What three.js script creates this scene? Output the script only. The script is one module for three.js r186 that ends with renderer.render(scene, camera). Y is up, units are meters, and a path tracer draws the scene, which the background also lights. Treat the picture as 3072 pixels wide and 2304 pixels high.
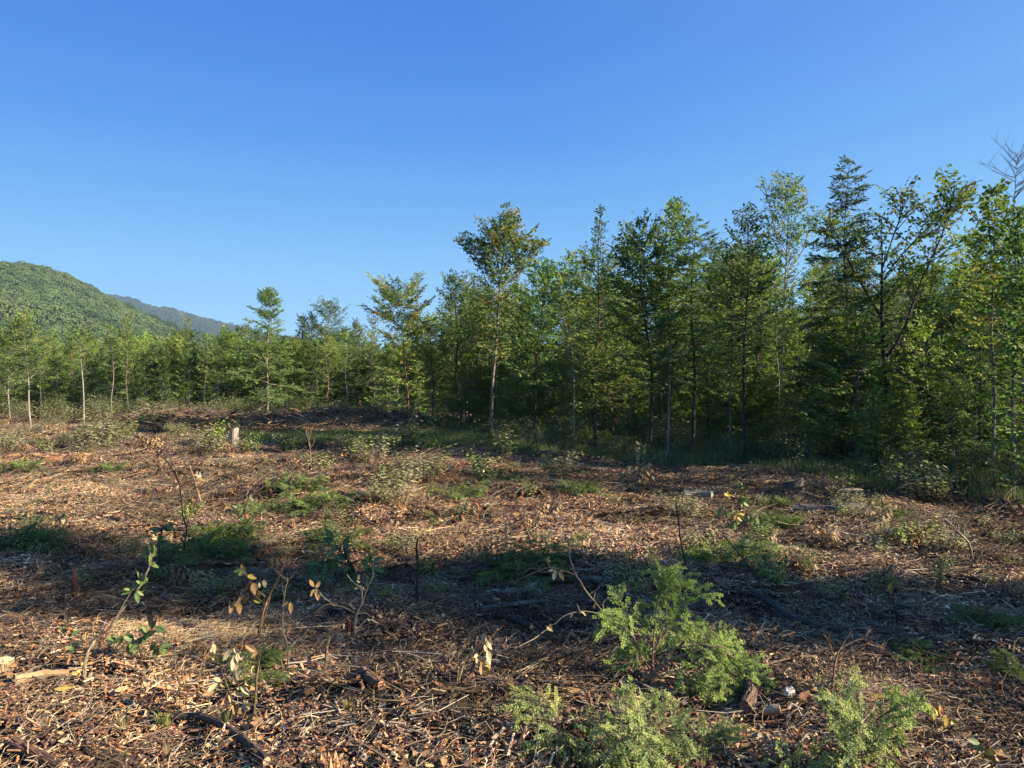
import * as THREE from 'three';
import { ImprovedNoise } from 'three/addons/math/ImprovedNoise.js';

// ---------------------------------------------------------------- camera, sky, sun, exposure
const F = 2304, EYE = 1.7, PITCH = 0.01215;
const scene = new THREE.Scene();
const camera = new THREE.PerspectiveCamera(53.13, 4 / 3, 0.1, 9000);
const renderer = new THREE.WebGLRenderer();
renderer.toneMapping = THREE.LinearToneMapping;
renderer.toneMappingExposure = 3.3;
renderer.shadowMap.enabled = true;
const SUN_AZ = 103 * Math.PI / 180, SUN_EL = 24 * Math.PI / 180;      // azimuth from straight ahead, turning right
const sunDir = new THREE.Vector3(Math.sin(SUN_AZ) * Math.cos(SUN_EL), Math.sin(SUN_EL), -Math.cos(SUN_AZ) * Math.cos(SUN_EL));
const sun = new THREE.DirectionalLight(new THREE.Color().setRGB(1, 0.84, 0.62), 5);
sun.position.copy(sunDir).multiplyScalar(60);
sun.castShadow = true;
sun.shadow.mapSize.set(4096, 4096);
Object.assign(sun.shadow.camera, { left: -60, right: 60, top: 60, bottom: -60, near: 1, far: 200 });
sun.name = 'sun';
scene.add(sun, sun.target);
{
  const W = 512, H = 256, d = new Float32Array(W * H * 4);
  const stops = [[0, 0.36, 0.68, 1.0], [4, 0.32, 0.645, 0.99], [8, 0.245, 0.57, 0.96], [13, 0.15, 0.43, 0.9], [18, 0.085, 0.315, 0.82], [24, 0.052, 0.235, 0.75], [32, 0.04, 0.185, 0.65], [50, 0.035, 0.15, 0.5], [90, 0.035, 0.12, 0.42]];
  const at = (e, c) => { for (let i = 1; i < stops.length; i++) if (e <= stops[i][0]) { const a = stops[i - 1], b = stops[i], t = (e - a[0]) / (b[0] - a[0]); return a[c] + (b[c] - a[c]) * t; } return stops[stops.length - 1][c]; };
  for (let y = 0; y < H; y++) for (let x = 0; x < W; x++) {
    const el = ((y + 0.5) / H - 0.5) * Math.PI, az = ((x + 0.5) / W - 0.5) * 2 * Math.PI;
    const v = new THREE.Vector3(Math.cos(el) * Math.cos(az), Math.sin(el), Math.cos(el) * Math.sin(az));
    const e = Math.max(0, el * 180 / Math.PI), g = Math.pow((1 + v.dot(sunDir)) / 2, 2) / 0.345 - 0.66, i = (y * W + x) * 4;
    const k = 0.35 + 0.65 * Math.min(1, e / 12);
    const gg = Math.max(0, g); d[i] = at(e, 1) + 0.085 * gg * k; d[i + 1] = at(e, 2) + 0.125 * gg * k; d[i + 2] = Math.min(1.15, at(e, 3) + 0.1 * gg * k); d[i + 3] = 1;
    d[i] /= 3.3; d[i + 1] /= 3.3; d[i + 2] /= 3.3;
  }
  const t = new THREE.DataTexture(d, W, H, THREE.RGBAFormat, THREE.FloatType);
  t.mapping = THREE.EquirectangularReflectionMapping; t.magFilter = THREE.LinearFilter; t.needsUpdate = true;
  scene.background = t; scene.environment = t;
}
scene.fog = new THREE.FogExp2(new THREE.Color().setRGB(0.42, 0.66, 1.0), 0.0001);

// ---------------------------------------------------------------- helpers
const V = (x, y, z) => new THREE.Vector3(x, y, z);
function RNG(seed) { let s = (seed * 2654435761) >>> 0 || 1; return () => { s = (s + 0x6d2b79f5) | 0; let t = Math.imul(s ^ (s >>> 15), 1 | s); t = (t + Math.imul(t ^ (t >>> 7), 61 | t)) ^ t; return ((t ^ (t >>> 14)) >>> 0) / 4294967296; }; }
const noise = new ImprovedNoise(), N2 = (x, z, k = 0) => noise.noise(x + 31.7, k + 5.3, z + 17.1);
const lerp = (a, b, t) => a + (b - a) * t, clamp = (x, a = 0, b = 1) => Math.min(b, Math.max(a, x)), smooth = (a, b, x) => { const t = clamp((x - a) / (b - a)); return t * t * (3 - 2 * t); };
const bell = (x, c, w) => Math.exp(-(((x - c) / w) ** 2));

// height of the ground; Z = distance ahead of the camera
function gh(x, z) {
  const Z = -z, r = Math.hypot(x, z);
  let h = N2(x * 0.2, z * 0.2) * 0.16 + N2(x * 0.75, z * 0.75, 3) * 0.12 + N2(x * 1.4, z * 1.4, 4) * 0.08 + N2(x * 2.8, z * 2.8, 7) * 0.06;
  h *= smooth(0.5, 4, r) * 0.8 + 0.2;
  h += 0.5 * bell(Z, 37, 3.6) * smooth(-21, -16, x) * (1 - smooth(-3, 0, x));
  h += 0.16 * bell(Z, 30.5, 1.3) * smooth(-14, -10, x) * (1 - smooth(-5, -2, x));
  h += 0.25 * bell(Z, 12.5, 2.4) * smooth(6, 9, x);
  h -= 34 * smooth(58, 330, r);
  return h;
}
camera.position.set(0, EYE + gh(0, 0), 0);
camera.rotation.x = PITCH;
const EY = camera.position.y, cp = Math.cos(PITCH), sp = Math.sin(PITCH);
// a place in the world from a pixel of the 3072 x 2304 photograph and a distance ahead; and the ground under a pixel
function P(u, v, Z) { const a = (u - 1536) / F, b = (1152 - v) / F, dz = cp - b * sp, t = Z / dz; return V(a * t, EY + (b * cp + sp) * t, -Z); }
function G(u, v) {
  const a = (u - 1536) / F, b = (1152 - v) / F, dy = b * cp + sp, dz = cp - b * sp; let t = -EY / dy;
  for (let i = 0; i < 14; i++) t = lerp(t, (gh(a * t, -dz * t) - EY) / dy, 0.7);
  return V(a * t, gh(a * t, -dz * t), -dz * t);
}
const PX = (Z) => Z / F;                                    // metres per photo pixel at distance Z

const used = {};
function numbered(n) { const k = used[n] = (used[n] ?? -1) + 1; return k ? n + '_' + String(k).padStart(3, '0') : n; }
function thing(name, label, category, pos, group) {
  const o = new THREE.Group(); o.name = numbered(name); o.position.copy(pos); o.userData = { label, category };
  if (group) o.userData.group = group;
  scene.add(o); return o;
}
function mesh(name, geo, mat, parent) {
  const m = new THREE.Mesh(geo, mat); m.name = name; m.castShadow = m.receiveShadow = true;
  if (parent) parent.add(m); return m;
}
function structure(name, geo, mat, label) { const m = mesh(numbered(name), geo, mat, scene); m.userData = { kind: 'structure', label }; return m; }

class MB {                                                  // collects triangles
  constructor(normals = true) { this.p = []; this.n = normals ? [] : null; this.c = []; this.u = []; this.i = []; this.k = 0; }
  v(x, y, z, c, nx = 0, ny = 1, nz = 0, u = 0, w = 0) { this.p.push(x, y, z); if (this.n) this.n.push(nx, ny, nz); this.c.push(c[0], c[1], c[2]); this.u.push(u, w); return this.k++; }
  tri(a, b, c) { this.i.push(a, b, c); }
  // leaf: two faces folded along the midrib
  leaf(px, py, pz, dx, dy, dz, sx, sy, sz, nx, ny, nz, L, W, fold, c) {
    const m = 0.45 * L, h = fold * W;
    const a = this.v(px, py, pz, c), r = this.v(px + dx * m + sx * W + nx * h, py + dy * m + sy * W + ny * h, pz + dz * m + sz * W + nz * h, c);
    const t = this.v(px + dx * L, py + dy * L, pz + dz * L, c), l = this.v(px + dx * m - sx * W + nx * h, py + dy * m - sy * W + ny * h, pz + dz * m - sz * W + nz * h, c);
    this.i.push(a, r, t, a, t, l);
  }
  tube(pts, radii, sides, col, cap = false, rough = 0, rng = null) {
    const n = pts.length, f = frames(pts); let first = -1, len = 0;
    for (let i = 0; i < n; i++) {
      const r = typeof radii === 'function' ? radii(i / (n - 1)) : lerp(radii[0], radii[1], i / (n - 1));
      const c = typeof col === 'function' ? col(i / (n - 1)) : col;
      if (i) len += pts[i].distanceTo(pts[i - 1]);
      for (let s = 0; s <= sides; s++) {
        const a = (s % sides) / sides * Math.PI * 2, q = rough && s < sides ? 1 + rough * N2(Math.cos(a) * 1.3 + len * 3, Math.sin(a) * 1.3 + i, 11) * 2 : rough ? 1 + rough * N2(1.3 + len * 3, i, 11) * 2 : 1;
        const ca = Math.cos(a), sa = Math.sin(a), { x: ex, y: ey, z: ez } = f[i].a, { x: bx, y: by, z: bz } = f[i].b;
        const nx = ex * ca + bx * sa, ny = ey * ca + by * sa, nz = ez * ca + bz * sa;
        const k = this.v(pts[i].x + nx * r * q, pts[i].y + ny * r * q, pts[i].z + nz * r * q, c, nx, ny, nz, s / sides * Math.max(1, Math.round(r * 12)), len * 1.0);
        if (first < 0) first = k;
      }
    }
    const w = sides + 1;
    for (let i = 0; i < n - 1; i++) for (let s = 0; s < sides; s++) { const a = first + i * w + s; this.i.push(a, a + 1, a + w, a + 1, a + w + 1, a + w); }
    if (cap) for (const e of [0, n - 1]) {
      const d = f[e].t.clone().multiplyScalar(e ? 1 : -1), o = first + e * w, c = typeof cap === 'object' ? cap : (typeof col === 'function' ? col(e ? 1 : 0) : col), ring = [];
      const m = this.v(pts[e].x, pts[e].y, pts[e].z, c, d.x, d.y, d.z);
      for (let s = 0; s <= sides; s++) ring.push(this.v(this.p[(o + s) * 3], this.p[(o + s) * 3 + 1], this.p[(o + s) * 3 + 2], c, d.x, d.y, d.z));
      for (let s = 0; s < sides; s++) e ? this.i.push(m, ring[s], ring[s + 1]) : this.i.push(m, ring[s + 1], ring[s]);
    }
  }
  geo() {
    const g = new THREE.BufferGeometry();
    g.setAttribute('position', new THREE.BufferAttribute(new Float32Array(this.p), 3));
    if (this.n) g.setAttribute('normal', new THREE.BufferAttribute(new Float32Array(this.n), 3));
    g.setAttribute('color', new THREE.BufferAttribute(new Float32Array(this.c), 3));
    g.setAttribute('uv', new THREE.BufferAttribute(new Float32Array(this.u), 2));
    g.setIndex(new THREE.BufferAttribute(new Uint32Array(this.i), 1));
    return g;
  }
}
function frames(pts) {
  const n = pts.length, out = []; let a = null;
  for (let i = 0; i < n; i++) {
    const t = pts[Math.min(n - 1, i + 1)].clone().sub(pts[Math.max(0, i - 1)]).normalize();
    if (!a) a = Math.abs(t.y) < 0.9 ? V(0, 1, 0).cross(t).normalize() : V(1, 0, 0).cross(t).normalize();
    else a = a.clone().addScaledVector(t, -a.dot(t)).normalize();
    out.push({ t, a, b: t.clone().cross(a) });
  }
  return out;
}
function curve(pts, n) { const c = new THREE.CatmullRomCurve3(pts, false, 'centripetal'); return c.getPoints(n); }

// ---------------------------------------------------------------- textures and materials
function noiseTex(w, h, fn, srgb = false) {
  const d = new Uint8Array(w * h * 4);
  for (let y = 0; y < h; y++) for (let x = 0; x < w; x++) { const c = fn(x / w, y / h), i = (y * w + x) * 4; d[i] = clamp(c[0]) * 255; d[i + 1] = clamp(c[1]) * 255; d[i + 2] = clamp(c[2]) * 255; d[i + 3] = 255; }
  const t = new THREE.DataTexture(d, w, h); t.wrapS = t.wrapT = THREE.RepeatWrapping; t.magFilter = THREE.LinearFilter; t.needsUpdate = true;
  if (srgb) t.colorSpace = THREE.SRGBColorSpace;
  return t;
}
// tileable gradient-free noise on a wrapped lattice, -1 .. 1
const hash2 = (x, y, k) => { let h = Math.imul(x, 374761393) + Math.imul(y, 668265263) + Math.imul(k, 2147483647 - 90821); h = Math.imul(h ^ (h >>> 13), 1274126177); return ((h ^ (h >>> 16)) >>> 0) / 2147483648 - 1; };
const tile = (u, v, fu, fv, k) => { const x = u * fu, y = v * fv, x0 = Math.floor(x), y0 = Math.floor(y), a = x - x0, b = y - y0, sa = a * a * (3 - 2 * a), sb = b * b * (3 - 2 * b), X = x0 % fu, Y = y0 % fv, X1 = (x0 + 1) % fu, Y1 = (y0 + 1) % fv; return lerp(lerp(hash2(X, Y, k), hash2(X1, Y, k), sa), lerp(hash2(X, Y1, k), hash2(X1, Y1, k), sa), sb); };
const barkTex = noiseTex(128, 512, (u, v) => { const s = 0.86 + 0.24 * tile(u, v, 9, 6, 1) * 0.7 + 0.2 * tile(u, v, 26, 14, 2) + 0.15 * tile(u, v, 60, 90, 3); return [s, s * 0.985, s * 0.96]; });
const barkBump = noiseTex(128, 512, (u, v) => { const s = 0.5 + 0.5 * tile(u, v, 26, 7, 4) + 0.3 * tile(u, v, 50, 40, 5); return [s, s, s]; });
const soilTex = noiseTex(512, 512, (u, v) => { const a = tile(u, v, 6, 6, 1), b = tile(u, v, 26, 26, 2), c = tile(u, v, 90, 90, 3), e = tile(u, v, 200, 200, 5), s = 0.62 + 0.18 * a + 0.2 * b + 0.22 * c + 0.25 * e; return [s, s * (0.96 + 0.08 * a), s * (0.94 + 0.1 * b)]; });
const soilBump = noiseTex(512, 512, (u, v) => { const s = 0.5 + 0.25 * tile(u, v, 30, 30, 2) + 0.35 * tile(u, v, 90, 90, 3) + 0.25 * tile(u, v, 200, 200, 5); return [s, s, s]; });
const barkMat = new THREE.MeshStandardMaterial({ vertexColors: true, map: barkTex, bumpMap: barkBump, bumpScale: 0.02, roughness: 0.92 });
const woodMat = new THREE.MeshStandardMaterial({ vertexColors: true, map: barkTex, bumpMap: barkBump, bumpScale: 0.004, roughness: 0.8 });
const plainMat = new THREE.MeshStandardMaterial({ vertexColors: true, roughness: 0.88 });
const leafMat = new THREE.MeshPhysicalMaterial({ vertexColors: true, roughness: 1, transmission: 0.4, thickness: 0, side: THREE.DoubleSide, specularIntensity: 0.7 });
const glossLeafMat = new THREE.MeshPhysicalMaterial({ vertexColors: true, roughness: 0.62, transmission: 0.3, thickness: 0, side: THREE.DoubleSide, specularIntensity: 0.7 });
const needleMat = new THREE.MeshPhysicalMaterial({ vertexColors: true, roughness: 0.95, transmission: 0.42, thickness: 0, side: THREE.DoubleSide, specularIntensity: 0.5 });
const litterMat = new THREE.MeshStandardMaterial({ vertexColors: true, roughness: 0.85, side: THREE.DoubleSide });
const dryLeafMat = new THREE.MeshPhysicalMaterial({ vertexColors: true, roughness: 0.8, transmission: 0.2, thickness: 0, side: THREE.DoubleSide, specularIntensity: 0.5 });
const soilMat = new THREE.MeshStandardMaterial({ vertexColors: true, map: soilTex, bumpMap: soilBump, bumpScale: 0.03, roughness: 1 });
const forestMat = new THREE.MeshStandardMaterial({ vertexColors: true, roughness: 1 });

const mixc = (a, b, t) => [lerp(a[0], b[0], t), lerp(a[1], b[1], t), lerp(a[2], b[2], t)];
const jit = (c, r, k = 0.25) => { const s = 1 + (r() - 0.5) * 2 * k; return [c[0] * s * (1 + (r() - 0.5) * k * 0.6), c[1] * s, c[2] * s * (1 + (r() - 0.5) * k * 0.6)]; };
const GREEN = { dark: [0.05, 0.115, 0.018], mid: [0.1, 0.185, 0.024], light: [0.175, 0.275, 0.03], yellow: [0.26, 0.29, 0.034], gold: [0.34, 0.3, 0.03], rust: [0.3, 0.19, 0.03], hem: [0.06, 0.12, 0.036], hemlight: [0.115, 0.18, 0.05] };
const WOOD = { grey: [0.25, 0.23, 0.2], pale: [0.36, 0.31, 0.235], white: [0.42, 0.39, 0.34], dark: [0.06, 0.05, 0.042], brown: [0.15, 0.105, 0.07], red: [0.24, 0.115, 0.06], cream: [0.55, 0.41, 0.22], tan: [0.4, 0.28, 0.16] };

// ---------------------------------------------------------------- the ground and the far hills
{
  const ang = []; for (let i = 0; i <= 300; i++) ang.push(lerp(-0.86, 0.86, i / 300)); for (let i = 1; i < 60; i++) ang.push(lerp(0.86, 2 * Math.PI - 0.86, i / 60));
  const rings = [0.05]; let r = 0.6; while (r < 5200) { rings.push(r); r *= r < 60 ? 1.021 : 1.07; }
  const m = new MB(true), na = ang.length; m.n = null;
  for (const q of rings) for (const a of ang) {
    const x = Math.sin(a) * q, z = -Math.cos(a) * q, red = N2(x * 0.13, z * 0.13, 2) + 0.5 * N2(x * 0.9, z * 0.9, 4);
    let c = mixc([0.04, 0.025, 0.017], [0.1, 0.048, 0.025], clamp(0.5 + red));
    if (q > 62) c = mixc(c, [0.04, 0.065, 0.02], smooth(62, 75, q));
    m.v(x, gh(x, z), z, c, 0, 1, 0, x * 0.5, z * 0.5);
  }
  for (let i = 0; i < rings.length - 1; i++) for (let j = 0; j < na; j++) { const a = i * na + j, b = i * na + (j + 1) % na; m.i.push(a, b, a + na, b, b + na, a + na); }
  const g = m.geo(); g.computeVertexNormals();
  structure('ground', g, soilMat, 'brown bare soil of the cleared ground');
}
// a ridge from its skyline in the photograph: points [u, v], a distance for each end
function ridge(name, label, sky, D0, D1, foot, footY, color, n = 120, rough = 6) {
  const m = new MB(), rows = 36; m.n = null;
  const skyAt = (u) => { for (let i = 1; i < sky.length; i++) if (u <= sky[i][0]) { const t = (u - sky[i - 1][0]) / (sky[i][0] - sky[i - 1][0]); return lerp(sky[i - 1][1], sky[i][1], t); } return sky[sky.length - 1][1]; };
  const u0 = sky[0][0], u1 = sky[sky.length - 1][0];
  const at = (s, t) => {                                    // t 0 foot, 1 ridge, beyond 1 the far side
    const u = lerp(u0, u1, s), D = lerp(D0, D1, s), top = P(u, skyAt(u), D), d = t <= 1 ? lerp(foot, D, t) : D * (1 + (t - 1) * 0.8);
    const x = (u - 1536) / F * d, fall = t <= 1 ? Math.pow(t, 0.92) : 1 - (t - 1) * 1.4;
    const k = Math.sin(Math.PI * clamp(t));
    return V(x, lerp(footY, top.y, fall) + k * rough * (N2(x * 0.012, d * 0.012, 9) * 1.6 + N2(x * 0.04, d * 0.04, 5) * 0.5), -d);
  };
  for (let j = 0; j <= rows; j++) for (let i = 0; i <= n; i++) { const p = at(i / n, j / rows * 1.35); m.v(p.x, p.y, p.z, color, 0, 1, 0, p.x * 0.02, p.z * 0.02); }
  for (let j = 0; j < rows; j++) for (let i = 0; i < n; i++) { const a = j * (n + 1) + i; m.i.push(a, a + 1, a + n + 1, a + 1, a + n + 2, a + n + 1); }
  const g = m.geo(); g.computeVertexNormals();
  structure(name, g, forestMat, label);
  return at;
}
const hillAt = ridge('hill', 'near wooded hillside sloping down from the left', [[-1500, 870], [-700, 830], [-200, 822], [0, 815], [29, 812], [108, 823], [155, 839], [203, 854], [253, 880], [315, 910], [362, 933], [434, 970], [481, 992], [560, 1022], [660, 1030], [800, 1075], [1000, 1140]], 640, 1000, 330, -34, [0.03, 0.05, 0.018]);
const farAt = ridge('hill', 'distant hazy blue ridge behind the near hillside', [[-200, 955], [200, 900], [300, 893], [336, 894], [362, 895], [398, 904], [441, 923], [514, 934], [579, 954], [651, 972], [723, 990], [778, 1004], [900, 1025], [1100, 1060], [1400, 1100]], 2500, 3000, 1500, -20, [0.03, 0.045, 0.02], 120, 14);
const rightAt = ridge('hill', 'pale hazy ridge glimpsed through gaps in the right-hand wood', [[1150, 1130], [1500, 1075], [1800, 1030], [2100, 985], [2300, 965], [2700, 950], [3100, 930], [3600, 880], [4600, 800]], 1500, 1250, 520, -34, [0.035, 0.055, 0.022], 120, 10);
// far-off crowns: lumps made of many small leaf-clump faces
function crownGeo(seed, faces) {
  const r = RNG(seed), m = new MB(false), lobes = [];
  for (let i = 0; i < 7; i++) lobes.push([V((r() - 0.5) * 1.1, 0.45 + (r() - 0.3) * 0.7, (r() - 0.5) * 1.1), 0.32 + r() * 0.3]);
  for (let i = 0; i < faces; i++) {
    const [c, rad] = lobes[i % lobes.length], d = V(r() * 2 - 1, r() * 1.5 - 0.5, r() * 2 - 1).normalize(), p = c.clone().addScaledVector(d, rad * (0.75 + 0.3 * r()));
    const a = V(r() - 0.5, r() - 0.5, r() - 0.5).cross(d).normalize(), b = d.clone().cross(a), s = 0.04 + r() * 0.05, n = d.clone().multiplyScalar((r() - 0.5) * 0.14), k = 0.9 + r() * 0.2;
    const q = [k, k, k], e = [a, b, a.clone().negate(), b.clone().negate()].map((w, j) => m.v(p.x + w.x * s + n.x * (j % 2 ? 1 : -1), p.y + w.y * s + n.y * (j % 2 ? 1 : -1), p.z + w.z * s + n.z * (j % 2 ? 1 : -1), q));
    m.i.push(e[0], e[1], e[2], e[0], e[2], e[3]);
  }
  return m.geo();
}
const farCrowns = [1, 2, 3].map((s) => crownGeo(s, 900));
function wood(name, label, at, count, s0, s1, t0, t1, size, palette, seed) {
  const root = new THREE.Group(); root.name = name; root.userData = { kind: 'stuff', label, category: 'forest' }; scene.add(root);
  const r = RNG(seed), M = new THREE.Matrix4(), q = new THREE.Quaternion(), per = Math.ceil(count / 3);
  for (let k = 0; k < 3; k++) {
    const im = new THREE.InstancedMesh(farCrowns[k], forestMat, per); im.name = 'crowns'; im.userData = { kind: 'stuff' };
    for (let i = 0; i < per; i++) {
      const p = at(lerp(s0, s1, r()), lerp(t0, t1, Math.pow(r(), 0.8)), r), s = size * (0.6 + r() * 0.8), cl = N2(p.x * 0.01, p.z * 0.01, 3);
      q.setFromAxisAngle(V(0, 1, 0), r() * 6.283);
      M.compose(p.setY(p.y - s * 0.1), q, V(s, s * (0.55 + r() * 0.35), s)); im.setMatrixAt(i, M);
      const c = jit(palette[Math.floor(clamp(r() * 0.6 + cl * 1.1 + 0.25 + (r() < 0.08 ? 0.4 : 0), 0, 0.999) * palette.length)], r, 0.09);
      im.setColorAt(i, new THREE.Color().setRGB(c[0], c[1], c[2]));
    }
    root.add(im);
  }
}
const HILLPAL = [[0.032, 0.058, 0.02], [0.045, 0.08, 0.024], [0.055, 0.095, 0.026], [0.07, 0.115, 0.03], [0.085, 0.12, 0.036]];
wood('hillside_forest', 'leafy forest covering the near hillside at left', hillAt, 20000, 0.3, 1, 0.05, 1.02, 9.5, HILLPAL, 5);
wood('ridge_forest', 'forest on the distant blue ridge', farAt, 12000, 0, 0.9, 0.3, 1.02, 12, [[0.026, 0.045, 0.022], [0.032, 0.055, 0.025], [0.04, 0.062, 0.026]], 6);
wood('valley_forest', 'hazy forest on the ridge beyond the right-hand wood', rightAt, 5000, 0, 0.8, 0.1, 1.04, 11, [[0.05, 0.075, 0.03], [0.06, 0.09, 0.03], [0.08, 0.11, 0.035]], 7);

// where the right-hand wood begins (distance ahead, by picture column), and where its green foot begins
const edge = (u) => lerp(33, 14.5, smooth(1250, 3000, u));
const footAt = [[1200, 22.5], [1500, 20.5], [1700, 19.2], [2000, 17.6], [2300, 16], [2700, 13], [3072, 11.4], [3400, 10.5]];
const foot = (u) => { if (u <= 1200) return 22.5; for (let i = 1; i < footAt.length; i++) if (u <= footAt[i][0]) return lerp(footAt[i - 1][1], footAt[i][1], (u - footAt[i - 1][0]) / (footAt[i][0] - footAt[i - 1][0])); return 10.5; };
// things one can find in the picture, to say where a look-alike stands
const MARKS = [[60, 'the leaning white stem'], [252, 'the twin bare stem'], [434, 'the bright yellow-green maple'], [536, 'the golden-topped tree'], [620, 'the kinked pale stem'], [801, 'the lone layered tree'], [978, 'the arching bare limbs'], [1118, 'the open grey-green crown'], [1229, 'the flat-topped maple'], [1384, 'the pale upright crown'], [1474, 'the tall orange-tinged maple'], [1604, 'the low broad tree'], [1722, 'the thin white trunk'], [1790, 'the cone-shaped crown'], [1950, 'the dense dark tree'], [2030, 'the tufted white-stemmed tree'], [2090, 'the bushy pine'], [2192, 'the flat yellowish sprays'], [2245, 'the two blunt tops'], [2338, 'the sparse birch'], [2526, 'the pointed conifer'], [2664, 'the fork-trunked maple'], [2860, 'the yellowing maple'], [3048, 'the bare grey top']];
const near = (u) => MARKS.reduce((a, b) => Math.abs(b[0] - u) < Math.abs(a[0] - u) ? b : a)[1];
const SPOTS = [[703, 1340, 'the post-like stump'], [152, 1392, 'the orange-brown stump'], [2378, 1470, 'the sloping stump'], [2548, 1500, 'the squat dark stump'], [1938, 1450, 'the bleached-top stump'], [593, 1450, 'the jagged pale stub'], [1062, 1880, 'the forked bare seedling'], [120, 2066, 'the peeled cream log'], [990, 2280, 'the splintered orange stump'], [620, 2190, 'the root-like branch'], [1120, 2060, 'the stubby brown log'], [1640, 1770, 'the long weathered log'], [2300, 1830, 'the long dark log'], [2900, 1745, 'the black pole'], [2110, 1505, 'the mossy log'], [1070, 1500, 'the charred log'], [1262, 1572, 'the tan crosswise log'], [470, 1486, 'the bleached pole'], [180, 1440, 'the long forked pale branch'], [270, 1900, 'the curved pale stem'], [790, 1850, 'the broken tan stems'], [1440, 1980, 'the leaf-wrapped stem'], [1980, 1950, 'the tall hemlock sapling'], [1850, 2230, 'the low hemlock mass'], [2610, 2220, 'the right hemlock sapling'], [2520, 1990, 'the twig fan'], [2870, 1610, 'the antler-like seedling'], [1253, 1710, 'the black upright stick'], [540, 1540, 'the dark arching whip'], [980, 1550, 'the tent of sticks'], [2210, 1540, 'the bright narrow-leaved seedling'], [140, 1560, 'the wilted grey-green leaves'], [2660, 1830, 'the straight pale-lit stick'], [2850, 2170, 'the golden hanging leaves'], [1600, 1580, 'the thin leaning whip'], [2040, 1610, 'the slender dark rod']];
const by = (u, v) => SPOTS.reduce((a, b) => Math.hypot(b[0] - u, (b[1] - v) * 1.6) < Math.hypot(a[0] - u, (a[1] - v) * 1.6) ? b : a)[2];

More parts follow.
